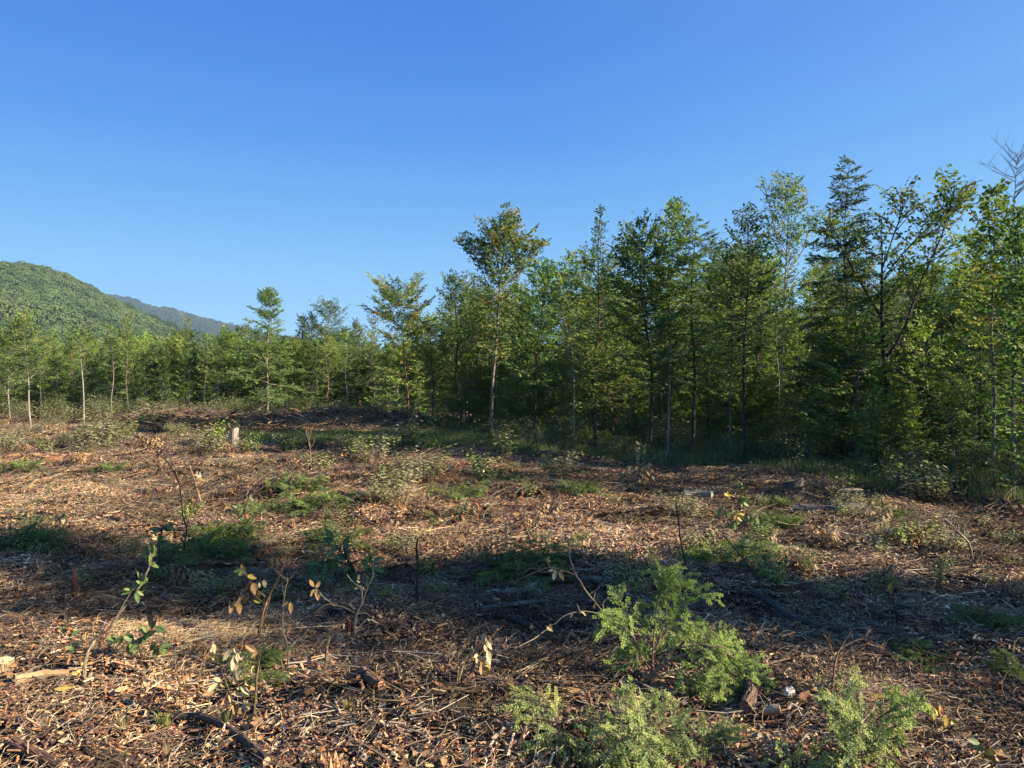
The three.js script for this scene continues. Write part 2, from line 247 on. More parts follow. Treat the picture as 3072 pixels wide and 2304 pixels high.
// ---------------------------------------------------------------- trees
function genTree(o) {
  const r = RNG(o.seed), T = new MB(), B = new MB(), C = new MB(false), h = o.h, R = o.r * 0.8, cb = o.cb ?? 0.25;
  const wob = [r() * 9, r() * 9], tp = [], wA = (o.wob ?? 0.035) * h;
  const trunkAt = (t) => V((o.lx || 0) * Math.pow(t, 1.4) + wA * N2(t * 2.2 + wob[0], 0.5) * Math.min(1, t * 3), t * h, (o.lz || 0) * Math.pow(t, 1.4) + wA * N2(t * 2.2, wob[1]) * Math.min(1, t * 3));
  for (let i = 0; i <= 14; i++) tp.push(trunkAt(i / 14));
  tp[0].y = -0.12;
  const rad = (t) => R * (Math.pow(1 - t, 0.85) * 0.94 + 0.06) * (1 + 0.5 * bell(t, 0, 0.03)), bark = o.bark || WOOD.grey;
  T.tube(tp, rad, 8, (t) => { const k = 0.85 + 0.3 * N2(t * 30, wob[0]); return [bark[0] * k, bark[1] * k, bark[2] * k]; });
  const limb = o.limb || mixc(bark, WOOD.brown, 0.5), pal = o.pal, n = o.n, con = o.conifer;
  let az = r() * 6.28; const tone = lerp(0.68, 1.25, r());
  const spray = (path, len, plane, t, dens) => {              // leaves and twigs along a branch
    const nt = Math.max(3, Math.round(len / (con ? 0.085 : 0.082) * dens));
    for (let k = 0; k < nt; k++) {
      const s = (o.s0 ?? 0.22) + (1 - (o.s0 ?? 0.22)) * (k + r()) / nt, fi = s * (path.length - 1), i0 = Math.min(path.length - 2, Math.floor(fi)), p = path[i0].clone().lerp(path[i0 + 1], fi - i0);
      const d = path[i0 + 1].clone().sub(path[i0]).normalize(), side = plane.clone().cross(d).normalize().multiplyScalar(k % 2 ? 1 : -1);
      const tw = d.clone().multiplyScalar(0.55).addScaledVector(side, 0.75).add(V((r() - 0.5) * 0.5, (r() - 0.42) * (con ? 0.5 : 1.0) + (con ? -0.15 : 0), (r() - 0.5) * 0.5)).normalize();
      const tl = Math.min(0.62, (0.1 + len * 0.36 * (1.15 - s)) * (0.6 + 0.7 * r())) * (o.tw ?? 1), e = p.clone().addScaledVector(tw, tl).add(V(0, (con ? -0.12 : -0.05) * tl, 0));
      if (r() < (o.twigs ?? 0.5)) B.tube([p, e], [0.006, 0.002], 3, limb);
      const base = pal(r, t).map((c) => c * tone), nl = Math.max(2, Math.round(tl / (o.ls ?? 0.036)));
      const ts = plane.clone().cross(tw).normalize();
      for (let j = 0; j <= nl; j++) {
        if (r() < (o.gap ?? 0.08)) continue;
        const q = (j + r() * 0.6) / nl, sd = j % 2 ? 1 : -1, lx = p.x + (e.x - p.x) * q, ly = p.y + (e.y - p.y) * q, lz = p.z + (e.z - p.z) * q;
        const a = 0.5 + r() * 0.5, dx = tw.x * (1 - a * 0.5) + ts.x * sd * a + (r() - 0.5) * 0.5, dy = tw.y * (1 - a * 0.5) + ts.y * sd * a + (r() - 0.5) * 0.5 - (con ? 0.1 : o.hang ?? 0.34), dz = tw.z * (1 - a * 0.5) + ts.z * sd * a + (r() - 0.5) * 0.5;
        const dl = 1 / Math.hypot(dx, dy, dz), D = [dx * dl, dy * dl, dz * dl];
        let ux = plane.x + (r() - 0.5) * 1.9, uy = plane.y + (r() - 0.5) * 1.4, uz = plane.z + (r() - 0.5) * 1.9;
        let sx = D[1] * uz - D[2] * uy, sy = D[2] * ux - D[0] * uz, sz = D[0] * uy - D[1] * ux; const sl = 1 / (Math.hypot(sx, sy, sz) + 1e-6); sx *= sl; sy *= sl; sz *= sl;
        const nx = sy * D[2] - sz * D[1], ny = sz * D[0] - sx * D[2], nz = sx * D[1] - sy * D[0], L = o.L * (0.75 + 0.65 * r());
        C.leaf(lx, ly, lz, D[0], D[1], D[2], sx, sy, sz, nx, ny, nz, L, L * (o.W ?? 0.29), 0.35 * r(), jit(base, r, 0.2));
      }
    }
  };
  for (let i = 0; i < n; i++) {
    const t = cb + (0.985 - cb) * Math.pow((i + r() * 0.8) / n, o.pw ?? 0.9), k = (t - cb) / (1 - cb);
    az += 2.399 + (r() - 0.5) * 0.9;
    let len = o.prof(k) * (0.82 + 0.62 * r());
    if (o.asym) len *= 1 + o.asym[1] * Math.cos(az - o.asym[0]);
    len = Math.min(len, o.prof(k) * 1.25);
    if (o.skip && r() < o.skip(k)) continue;
    const el = lerp(o.up0 ?? 0.3, o.up1 ?? 1.1, Math.pow(k, 1.3)) + (r() - 0.5) * 0.6, st = trunkAt(t), path = [];
    const d = V(Math.cos(az) * Math.cos(el), Math.sin(el), Math.sin(az) * Math.cos(el)), bend = o.bend ?? (con ? -0.22 : 0.1), side = V(-Math.sin(az), 0, Math.cos(az));
    const b1 = (r() - 0.5) * 0.3;
    for (let j = 0; j <= 5; j++) { const q = j / 5; path.push(st.clone().addScaledVector(d, len * q).add(V(0, bend * len * q * q, 0)).addScaledVector(side, b1 * len * q * q + 0.03 * len * N2(q * 4, i))); }
    B.tube(path, [Math.min(rad(t) * 0.6, 0.006 + len * 0.011), 0.0035], 4, limb);
    const plane = V(0, 1, 0).addScaledVector(d, -d.y).normalize().add(V((r() - 0.5) * 0.4, 0, (r() - 0.5) * 0.4)).normalize();
    spray(path, len, plane, k, o.dens ?? 1);
    if (len > 0.9 && !con) for (let q = 0; q < 2; q++) {      // side limbs
      const s = 0.3 + 0.35 * r(), i0 = Math.floor(s * 5), p = path[i0], sd = q ? 1 : -1, l2 = len * 0.5 * (0.6 + 0.5 * r()), d2 = d.clone().multiplyScalar(0.7).addScaledVector(side, sd * 0.7).add(V(0, 0.15 * r(), 0)).normalize(), pp = [];
      for (let j = 0; j <= 3; j++) pp.push(p.clone().addScaledVector(d2, l2 * j / 3).add(V(0, bend * l2 * (j / 3) ** 2, 0)));
      B.tube(pp, [0.009, 0.003], 3, limb); spray(pp, l2, plane, k, (o.dens ?? 1) * 0.9);
    }
  }
  // forks and extra leaders
  for (const f of o.forks || []) {
    const st = trunkAt(f.t), pts = f.pts.map((p) => st.clone().add(p)), path = curve([st, ...pts], 10), L = path.reduce((s, p, i) => i ? s + p.distanceTo(path[i - 1]) : 0, 0);
    T.tube(path, [rad(f.t) * 0.75, 0.01], 7, bark);
    const nb = f.n || 12;
    for (let i = 0; i < nb; i++) {
      const s = lerp(f.from ?? 0.35, 1, (i + r()) / nb), i0 = Math.min(9, Math.floor(s * 10)), p = path[i0].clone().lerp(path[i0 + 1], s * 10 - i0); az += 2.4;
      const el = 0.25 + 0.6 * r(), len = (f.len || 1.0) * (1.1 - 0.55 * s) * (0.7 + 0.6 * r()), dd = path[i0 + 1].clone().sub(path[i0]).normalize().multiplyScalar(0.55).add(V(Math.cos(az) * Math.cos(el), Math.sin(el) * 0.8, Math.sin(az) * Math.cos(el))).normalize(), pp = [];
      for (let j = 0; j <= 4; j++) pp.push(p.clone().addScaledVector(dd, len * j / 4));
      B.tube(pp, [0.012, 0.003], 4, limb); spray(pp, len, V(0, 1, 0).addScaledVector(dd, -dd.y).normalize(), 0.5 + s * 0.5, f.dens ?? o.dens ?? 1);
    }
  }
  for (let i = 0; i < (o.bare || 0); i++) {                  // dead bare twigs low on the trunk
    const t = lerp(o.bare0 ?? 0.08, o.bare1 ?? cb + 0.1, r()), st = trunkAt(t), a = r() * 6.28, len = 0.3 + r() * (o.bareL ?? 0.7), pp = [];
    const el = (r() - 0.4) * 0.8 + (o.bareUp || 0);
    for (let j = 0; j <= 4; j++) pp.push(st.clone().add(V(Math.cos(a) * len * j / 4, Math.sin(el) * len * j / 4 - 0.1 * len * (j / 4) ** 2 + N2(j, i) * 0.05, Math.sin(a) * len * j / 4)));
    B.tube(pp, [0.009, 0.002], 3, o.dead || mixc(bark, WOOD.pale, 0.5));
    if (len > 0.5) for (let q = 1; q <= 3; q++) B.tube([pp[q], pp[q].clone().add(V((r() - 0.5) * 0.35, 0.1 + r() * 0.2, (r() - 0.5) * 0.35))], [0.004, 0.0015], 3, o.dead || mixc(bark, WOOD.pale, 0.5));
  }
  return { trunk: T.geo(), limbs: B.geo(), crown: C.k ? C.geo() : null };
}
function plantTree(name, label, cat, pos, parts, conifer, group) {
  const t = thing(name, label, cat, pos, group);
  mesh('trunk', parts.trunk, barkMat, t); mesh('limbs', parts.limbs, barkMat, t).userData.kind = 'stuff';
  if (parts.crown) mesh('crown', parts.crown, conifer ? needleMat : leafMat, t);
  return t;
}
const pick = (...w) => (r) => { let x = r() * w.reduce((s, q) => s + q[1], 0); for (const [c, k] of w) if ((x -= k) <= 0) return c; return w[0][0]; };
const PAL = {
  maple: pick([GREEN.mid, 4], [GREEN.light, 4], [GREEN.yellow, 1.2], [GREEN.dark, 1.5]), beech: pick([GREEN.mid, 5], [GREEN.light, 3], [GREEN.dark, 3]), dark: pick([GREEN.dark, 5], [GREEN.mid, 3]),
  bright: pick([GREEN.light, 5], [GREEN.yellow, 2.5], [GREEN.mid, 2]), gold: pick([GREEN.yellow, 2], [GREEN.light, 5], [GREEN.gold, 0.7], [GREEN.mid, 3], [GREEN.rust, 0.15]), turning: pick([GREEN.light, 4], [GREEN.mid, 4], [GREEN.gold, 1], [GREEN.rust, 0.8], [GREEN.yellow, 1.5]),
  hem: pick([GREEN.hem, 5], [GREEN.hemlight, 2.5], [GREEN.dark, 2]), pine: pick([GREEN.hemlight, 3], [GREEN.hem, 4], [GREEN.mid, 1]),
};
const round = (R, lo = 0.5) => (k) => R * (lo + (1 - lo) * Math.sin(Math.PI * Math.min(1, 0.18 + k * 0.72))) * (1 - 0.75 * smooth(0.72, 1, k));
const cone = (R, lo = 0.08) => (k) => R * (lo + (1 - lo) * Math.pow(1 - k, 0.85)) * (0.75 + 0.25 * smooth(0, 0.2, k));
const vase = (R) => (k) => R * (0.45 + 0.55 * smooth(0, 0.6, k)) * (1 - 0.6 * smooth(0.75, 1, k));
// base pixel, top pixel, half-width of the crown in pixels
function photoTree(name, label, ub, vb, ut, vt, half, o, cat = 'tree', Z) {
  const g = G(ub, vb); if (vb < 1257 && ub < 1200) Z = 48.5; if (Z) g.copy(P(ub, vb, Z)).setY(gh(P(ub, vb, Z).x, -Z));
  const z = -g.z, top = P(ut, vt, z), R = half * PX(z);
  const p = genTree({ h: top.y - g.y, lx: top.x - g.x, lz: 0, r: (o.tr ?? 9) * PX(z) * 0.5, L: 0.082, n: 44, ...o, prof: o.shape ? o.shape(R) : round(R), forks: o.forkPx?.map((f) => { const st0 = f.t; return { ...f, pts: f.px.map(([u, v, dz = 0]) => P(u, v, z).sub(g).add(V(0, 0, -dz)).sub(V((top.x - g.x) * Math.pow(st0, 1.4), st0 * (top.y - g.y), 0)) ) }; }) });
  return plantTree(name, label, cat, g, p, o.conifer, o.group);
}
let seed = 100;
const S = () => ++seed;
// --- the trees of the photograph that can be told apart
photoTree('deciduous_tree', 'lone tree with layered sprays standing before the left-hand wood', 801, 1268, 806, 872, 92, { seed: S(), pal: PAL.beech, bark: WOOD.pale, cb: 0.16, n: 40, n: 74, shape: (R) => (k) => R * lerp(1.25, 0.62, smooth(0.3, 0.6, k)) * (k > 0.5 && k < 0.6 ? 0.6 : 1) * (1 - 0.7 * smooth(0.8, 1, k)), pw: 1, up0: -0.1, up1: 0.95, bend: -0.02, dens: 1.3, asym: [3.1, 0.22], tr: 11, gap: 0.12 });
photoTree('dead_topped_tree', 'thin tree with arching bare grey limbs and a wispy leader', 978, 1228, 991, 908, 62, { seed: S(), pal: PAL.pine, bark: WOOD.pale, dead: WOOD.white, cb: 0.55, n: 22, bare: 26, bare0: 0.45, bare1: 0.75, bareL: 2.2, bareUp: 0.25, tr: 9, up0: 0.5, up1: 1.1, dens: 0.8 });
photoTree('deciduous_tree', 'bushy grey-green tree just left of the tree with arching bare limbs', 930, 1236, 938, 945, 62, { seed: S(), pal: PAL.hem, bark: WOOD.grey, cb: 0.3, up0: 0.3, up1: 1.0 });
photoTree('deciduous_tree', 'slim feathery tree between the lone tree and the bushy grey-green one', 897, 1238, 903, 944, 42, { seed: S(), pal: PAL.hem, bark: WOOD.grey, cb: 0.2, shape: (R) => cone(R, 0.3) });
photoTree('deciduous_tree', 'slim spire-topped tree right of the tree with arching bare limbs', 1070, 1232, 1066, 964, 50, { seed: S(), pal: PAL.hem, bark: WOOD.pale, cb: 0.25, shape: (R) => cone(R, 0.25) });
photoTree('deciduous_tree', 'open-crowned grey-green tree just left of the flat-topped maple', 1118, 1240, 1118, 953, 55, { seed: S(), pal: PAL.hem, bark: WOOD.pale, cb: 0.2, shape: (R) => cone(R, 0.35), gap: 0.25 });
photoTree('maple_tree', 'maple with a broad flat top leaning left, at the wood corner', 1229, 1294, 1196, 903, 118, { seed: S(), pal: PAL.turning, bark: WOOD.brown, cb: 0.16, n: 46, shape: (R) => (k) => R * (0.6 + 0.1 * k + 0.35 * smooth(0.6, 0.85, k)) * (1 - 0.25 * smooth(0.93, 1, k)), asym: [3.3, 0.22], up0: 0, up1: 0.75, dens: 1.4, tr: 10 });
photoTree('maple_tree', 'yellow-green maple right of the flat-topped maple', 1296, 1292, 1300, 962, 95, { seed: S(), pal: PAL.bright, bark: WOOD.brown, cb: 0.35, n: 36, tr: 8 });
photoTree('deciduous_tree', 'dark-trunked tree with a pale upright crown left of the tall maple', 1384, 1304, 1362, 834, 78, { seed: S(), pal: PAL.pine, bark: WOOD.dark, dead: WOOD.pale, cb: 0.45, n: 34, up0: 0.5, up1: 1.1, tr: 11, bare: 14, bare0: 0.2, bare1: 0.45, bareL: 1.0, shape: (R) => round(R, 0.7) });
photoTree('deciduous_tree', 'leafy tree close behind the right side of the dark-trunked tree', 1420, 1296, 1416, 818, 60, { seed: S(), pal: PAL.beech, bark: WOOD.grey, cb: 0.4, n: 30, up0: 0.5, up1: 1.1 });
photoTree('maple_tree', 'tall maple with turning orange leaves, standing clear above its neighbours', 1474, 1322, 1512, 612, 108, { seed: S(), pal: PAL.turning, bark: WOOD.grey, cb: 0.26, n: 52, tr: 13, L: 0.1, up0: 0.4, up1: 1.1, gap: 0.2, shape: (R) => (k) => R * (0.55 + 0.5 * bell(k, 0.6, 0.25)) * (1 - 0.8 * smooth(0.7, 1, k)),
  forkPx: [{ t: 0.56, px: [[1462, 860], [1420, 770], [1372, 722]], n: 16, len: 0.7, from: 0.5 }, { t: 0.55, px: [[1540, 850], [1585, 770], [1604, 742]], n: 18, len: 0.9, from: 0.4 }, { t: 0.6, px: [[1490, 800], [1458, 690]], n: 10, len: 0.6, from: 0.5 }] });
photoTree('deciduous_tree', 'low broad tree with small pointed crowns right of the tall maple', 1604, 1330, 1646, 794, 105, { seed: S(), pal: PAL.beech, bark: WOOD.dark, cb: 0.3, n: 46, tr: 12 });
photoTree('birch_tree', 'thin white trunk with a narrow bright yellow-green crown', 1722, 1352, 1716, 758, 62, { seed: S(), pal: PAL.bright, bark: WOOD.white, cb: 0.5, n: 36, tr: 7, wob: 0.03, up0: 0.3, up1: 1.1 });
photoTree('deciduous_tree', 'tall tree with a narrow cone-shaped crown', 1788, 1356, 1806, 624, 112, { seed: S(), pal: PAL.beech, bark: WOOD.dark, cb: 0.28, n: 60, tr: 13, shape: (R) => (k) => R * (0.75 + 0.25 * bell(k, 0.45, 0.25)) * (1 - 0.72 * smooth(0.55, 0.75, k)) * (1 - 0.5 * smooth(0.8, 1, k)) });
photoTree('maple_tree', 'pale yellow-green leafy young maple below the cone-shaped crown', 1840, 1352, 1812, 1050, 110, { seed: S(), pal: PAL.bright, bark: WOOD.brown, cb: 0.35, n: 34, tr: 7, up0: 0, up1: 0.5 });
photoTree('deciduous_tree', 'dense dark tree left of the white-stemmed tree with the tufted top', 1950, 1368, 1934, 652, 118, { seed: S(), pal: PAL.beech, bark: WOOD.dark, cb: 0.25, n: 62, tr: 15, up1: 1.0, shape: (R) => round(R, 0.6) });
photoTree('birch_tree', 'straight white-stemmed tree with a dark tufted top', 2006, 1368, 2024, 602, 82, { seed: S(), pal: PAL.maple, bark: WOOD.white, cb: 0.45, n: 44, tr: 9, wob: 0.015, up0: 0.2, up1: 1.1, L: 0.095 });
photoTree('pine_tree', 'bushy pine with a dark trunk right of the white-stemmed tree', 2078, 1370, 2094, 648, 108, { seed: S(), pal: PAL.pine, bark: WOOD.dark, cb: 0.28, n: 58, conifer: true, L: 0.12, W: 0.12, ls: 0.02, tr: 16, up0: -0.1, up1: 0.7, shape: (R) => round(R, 0.5) });
photoTree('maple_tree', 'tree with flat yellowish sprays right of the bushy pine', 2192, 1378, 2200, 800, 105, { seed: S(), pal: PAL.gold, bark: WOOD.grey, cb: 0.35, n: 46, tr: 9, up0: 0, up1: 0.3, shape: (R) => (k) => R * (0.9 - 0.25 * k) });
photoTree('deciduous_tree', 'dark tall tree with two blunt tops left of the sparse birch', 2236, 1385, 2252, 620, 88, { seed: S(), pal: PAL.dark, bark: WOOD.dark, cb: 0.35, n: 52, tr: 13, shape: (R) => round(R, 0.7), L: 0.075 });
photoTree('birch_tree', 'sparse birch with a white mottled trunk and thin upswept limbs', 2338, 1350, 2366, 548, 92, { seed: S(), pal: PAL.maple, bark: WOOD.white, limb: WOOD.pale, cb: 0.5, n: 40, tr: 13, wob: 0.02, up0: 0.7, up1: 1.2, gap: 0.3, dens: 0.75, shape: (R) => vase(R),
  forkPx: [{ t: 0.72, px: [[2330, 720], [2300, 600], [2290, 556]], n: 8, len: 0.6, dens: 0.3 }, { t: 0.66, px: [[2400, 760], [2425, 680], [2440, 640]], n: 12, len: 0.7 }] });
photoTree('hemlock_tree', 'tall pointed dark conifer rising above the right-hand wood', 2526, 1395, 2556, 486, 110, { seed: S(), pal: PAL.hem, bark: WOOD.dark, cb: 0.15, n: 88, conifer: true, L: 0.11, W: 0.13, ls: 0.02, tr: 14, up0: 0, up1: 0.75, bend: -0.12, shape: (R) => cone(R * 1.55, 0.16), dens: 1.25 });
photoTree('forked_maple_tree', 'large fork-trunked tree with open leaning limbs at right', 2664, 1410, 2650, 660, 105, { seed: S(), pal: PAL.gold, bark: WOOD.dark, limb: WOOD.dark, cb: 0.42, n: 28, tr: 26, gap: 0.4, dens: 0.7, L: 0.095, wob: 0.02, up0: 0.3, up1: 1.0, shape: (R) => round(R, 0.8),
  forkPx: [{ t: 0.43, px: [[2712, 1000], [2748, 900], [2774, 830], [2826, 720], [2856, 620], [2868, 570]], n: 32, len: 0.95, from: 0.3, dens: 0.9 }, { t: 0.6, px: [[2560, 790], [2520, 720], [2480, 690]], n: 12, len: 0.8 }, { t: 0.75, px: [[2700, 780], [2784, 690], [2840, 640], [2900, 620]], n: 22, len: 0.9, from: 0.3 }, { t: 0.8, px: [[2690, 700], [2712, 640], [2716, 590]], n: 14, len: 0.8 }] });
photoTree('maple_tree', 'yellowing maple right of the fork-trunked tree', 2982, 1440, 2990, 560, 100, { seed: S(), pal: PAL.gold, bark: WOOD.grey, cb: 0.3, n: 64, tr: 14, L: 0.09, gap: 0.12, shape: (R) => round(R, 0.75) });
photoTree('dead_topped_tree', 'tree with a bare grey branching top at the right edge', 3048, 1450, 3054, 460, 70, { seed: S(), pal: PAL.maple, bark: WOOD.grey, dead: WOOD.grey, cb: 0.35, n: 40, tr: 12, bare: 22, bare0: 0.86, bare1: 0.99, bareL: 0.55, bareUp: 0.7, skip: (k) => k > 0.7 ? 1 : 0 });
photoTree('deciduous_tree', 'dense dark tree filling the right edge of the wood', 3090, 1480, 3085, 640, 115, { seed: S(), pal: PAL.dark, bark: WOOD.dark, cb: 0.08, n: 70, tr: 15, L: 0.09 });
// left-hand row: prominent pale stems
photoTree('deciduous_tree', 'twin bare white stem with a small top before the left-hand wood', 252, 1282, 240, 1005, 52, { seed: S(), pal: PAL.beech, bark: WOOD.white, cb: 0.75, n: 18, tr: 7, wob: 0.01, bare: 6 });
photoTree('deciduous_tree', 'white-stemmed tree leaning slightly left near the photograph’s left border', 94, 1290, 72, 960, 80, { seed: S(), pal: PAL.maple, bark: WOOD.white, cb: 0.4, n: 34, tr: 7 });
photoTree('deciduous_tree', 'leafy tree with a short white lower trunk at the extreme left', 30, 1270, 20, 1010, 80, { seed: S(), pal: PAL.beech, bark: WOOD.white, cb: 0.3, tr: 6 });
photoTree('maple_tree', 'bright yellow-green maple in the middle of the left-hand wood', 434, 1256, 440, 1035, 72, { seed: S(), pal: PAL.bright, bark: WOOD.white, cb: 0.35, n: 36, tr: 7 });
photoTree('deciduous_tree', 'slender pale-stemmed tree with a golden top in the left-hand wood', 536, 1252, 520, 1020, 60, { seed: S(), pal: PAL.gold, bark: WOOD.pale, cb: 0.35, tr: 6 });
photoTree('deciduous_tree', 'bare pale stem with a slight kink left of the lone tree', 616, 1260, 624, 1060, 58, { seed: S(), pal: PAL.maple, bark: WOOD.white, cb: 0.5, tr: 6, n: 30 });
photoTree('deciduous_tree', 'full-crowned tree at the end of the left-hand wood beside the lone tree', 720, 1250, 690, 1012, 90, { seed: S(), pal: PAL.maple, bark: WOOD.grey, cb: 0.2, n: 44 });
photoTree('deciduous_tree', 'dense green tree hugging the right side of the lone tree', 858, 1248, 862, 1022, 80, { seed: S(), pal: PAL.beech, bark: WOOD.grey, cb: 0.12, n: 46 });

// --- the rest of the woods: a few kinds, many copies
const kinds = [
  { pal: PAL.beech, bark: WOOD.grey, cb: 0.08, shape: round(1.2, 0.75), up0: 0.15, up1: 0.9, n: 48 }, { pal: PAL.maple, bark: WOOD.pale, cb: 0.15, shape: round(1.15, 0.6), up0: 0.1, up1: 0.9, n: 46 },
  { pal: PAL.dark, bark: WOOD.dark, cb: 0.1, shape: round(1.3, 0.7), n: 50 }, { pal: PAL.hem, bark: WOOD.dark, cb: 0.06, shape: cone(1.35, 0.1), conifer: true, L: 0.11, W: 0.13, ls: 0.021, n: 74, up0: -0.1, up1: 0.5 },
  { pal: PAL.bright, bark: WOOD.pale, cb: 0.25, shape: round(1.05, 0.6), n: 40 }, { pal: PAL.beech, bark: WOOD.white, cb: 0.4, shape: vase(1.1), up0: 0.3, up1: 1.1, n: 40 }, { pal: PAL.pine, bark: WOOD.grey, cb: 0.3, shape: round(1.0, 0.7), n: 42, up0: 0.2, up1: 1.0 },
  { pal: PAL.maple, bark: WOOD.grey, cb: 0.03, shape: (k) => 1.2 * (1 - 0.7 * k), n: 40, up0: 0.15, up1: 1.0, h: 3.6 },
  { pal: PAL.maple, bark: WOOD.white, cb: 0.5, shape: round(0.75, 0.6), up0: 0.2, up1: 1.1, n: 24, r: 0.042, bare: 8, bareL: 0.9, wob: 0.05 }, { pal: PAL.bright, bark: WOOD.pale, cb: 0.42, shape: vase(0.8), up0: 0.3, up1: 1.1, n: 24, r: 0.038, bare: 10, bareL: 0.7, wob: 0.06 },
  { pal: PAL.maple, bark: WOOD.grey, cb: 0.06, shape: round(0.8, 0.7), up0: 0.5, up1: 1.2, n: 56, gap: 0.12 }, { pal: PAL.beech, bark: WOOD.dark, cb: 0.05, shape: (k) => 0.95 * Math.pow(1 - k, 0.6) + 0.1, up0: 0.35, up1: 1.1, n: 60, gap: 0.1 },
].map((o, i) => ({ o, parts: genTree({ h: 6.5, r: 0.055, L: 0.085, lx: 0, lz: 0, bare: 5, bareL: 0.6, ...o, seed: 900 + i, prof: o.shape }) }));
const kindName = ['deciduous_tree', 'maple_tree', 'deciduous_tree', 'hemlock_tree', 'maple_tree', 'birch_tree', 'deciduous_tree', 'young_tree', 'pole_tree', 'pole_tree', 'deciduous_tree', 'deciduous_tree'];
const kindWord = ['beech-like tree', 'mid-green leafy maple', 'dark green broad-leaved tree', 'dark drooping hemlock', 'light yellow-green maple', 'white-stemmed upswept tree', 'grey-green open-crowned tree', 'short leafy young tree', 'slender white pole tree', 'thin pale crooked tree', 'narrow upright tree', 'narrow dark spire-like tree'];
const firstOf = {};
function wildTree(k, x, z, h, r, where, group) {
  const u = x / -z * F + 1536, label = kindWord[k] + (where.startsWith('outside') ? ' ' + where : ' ' + where + ' near ' + near(u));
  let t;
  if (!firstOf[k]) { t = firstOf[k] = plantTree(kindName[k], label, 'tree', V(0, 0, 0), kinds[k].parts, kinds[k].o.conifer); }
  else { t = firstOf[k].clone(); t.name = numbered(kindName[k]); scene.add(t); t.userData = { category: 'tree' }; }
  t.userData.label = label; t.userData.group = kindWord[k].split(' with ')[0] + 's ' + group + (where.startsWith('outside') ? '' : ' near ' + near(u));
  const s = h / (kinds[k].o.h || 6.5);
  t.position.set(x, gh(x, z) - 0.03, z); t.rotation.set((r() - 0.5) * 0.14, r() * 6.283, (r() - 0.5) * 0.14); const wd = s * (0.72 + r() * 0.5); t.scale.set(wd, s, wd * (0.85 + 0.3 * r()));
  return t;
}
{
  const r = RNG(77);
  // left-hand wood: two ranks
  for (let i = 0; i < 46; i++) { const u = lerp(-120, 1330, (i + r()) / 46), Z = lerp(46, 50, r()), x = (u - 1536) / F * Z; wildTree([0, 1, 10, 10, 4, 1, 7, 11, 5, 4][Math.floor(r() * 10)], x, -Z, (5.0 + r() * 1.6) * (u > 560 ? 0.95 : 1) * 0.82, r, 'in the left front rank', 'in the left front rank'); }
  for (let i = 0; i < 46; i++) { const u = lerp(-160, 1500, (i + r()) / 46), Z = lerp(51, 60, r()), x = (u - 1536) / F * Z; wildTree([0, 1, 2, 3, 4, 5, 6, 1][Math.floor(r() * 8)], x, -Z, (5.6 + r() * 1.6) * 0.92, r, 'in the left rear rank', 'in the left rear rank'); }
  // right-hand wood, rank behind rank; the edge runs from far centre to near right
  for (let i = 0; i < 120; i++) {
    const u = lerp(1330, 3250, r()), back = 0.8 + Math.pow(r(), 0.9) * 15, Z = edge(u) + back, x = (u - 1536) / F * Z, topMax = u < 1700 ? 880 : u < 2150 ? 800 : u < 2560 ? 770 : 830;
    if ((u > 2570 && u < 2880 && back < 8 && r() < 0.85) || (Math.abs(u - 2350) < 45 && back < 6)) continue;
    const h = Math.min((1180 - topMax) / F * Z + EYE, 5.2 + r() * 3.4);
    wildTree(back < 4 ? [0, 10, 11, 7, 10, 2, 4, 7][Math.floor(r() * 8)] : [0, 10, 5, 3, 10, 11, 6, 11][Math.floor(r() * 8)], x, -Z, h * (back < 3 ? 0.75 : 1), r, back < 5 ? 'at the right wood’s edge' : 'deep in the right wood', back < 5 ? 'at the right edge' : 'deep in the right wood');
  }
  for (let i = 0; i < 17; i++) { const u = lerp(-40, 1260, (i + r()) / 17), Z = lerp(43.5, 46, r()), x = (u - 1536) / F * Z; wildTree(8 + (i % 2), x, -Z, 4.6 + r() * 1.4, r, 'before the left wood', 'before the left wood'); }
  for (let i = 0; i < 44; i++) { const u = lerp(1340, 3200, (i + r()) / 44), Z = edge(u) - 1.2 + r() * 3, x = (u - 1536) / F * Z; wildTree([7, 7, 11, 0][i % 4], x, -Z, (u > 2570 && u < 2880 ? 1.3 : 2.0) + r() * (u > 2570 && u < 2880 ? 0.8 : 2.4), r, 'fronting the right wood', 'fronting the right wood'); }
  for (let i = 0; i < 28; i++) { const u = lerp(1340, 3040, (i + r()) / 28), Z = edge(u) - 0.3 + r() * 2.2, x = (u - 1536) / F * Z; const hp = Math.min(4.8 + r() * 2.2, (1180 - (u > 2500 ? 700 : 800)) / F * Z + EYE); if (u < 2570 || u > 2870) wildTree(8 + (i % 2), x, -Z, hp, r, 'fronting the right wood', 'fronting the right wood'); }
  // beyond the right of the frame: the wood goes on round the clearing and shades it
  for (let i = 0; i < 6; i++) { const x = 14 + r() * 15, w = 9.5 + r() * 9 - (x > 14 ? 1 : 0), Z = w - 0.23 * (x - 14); if (Z < x * 1.45 - 0.2) wildTree([0, 2, 3, 1, 2][Math.floor(r() * 5)], x, -Z, 5.2 + r() * 2, r, 'outside the frame at right', 'beyond the frame'); }
  for (let i = 0; i < 9; i++) { const x = 12.8 + (i % 3) * 1.7 + r() * 0.6, w = [2.65, 3.1, 3.6][Math.floor(i / 3)] + (r() - 0.5) * 0.3; const t = wildTree([2, 0, 3][(i + Math.floor(i / 3)) % 3], x, -(w - 0.23 * (x - 14)), [10.5, 8.6, 11.6, 9.4, 11, 8.2, 12, 10, 9][i] + r() * 0.6, r, 'outside the frame, tall', 'tall beyond the frame'); t.scale.x *= 0.5; t.scale.z *= 0.5; }
}
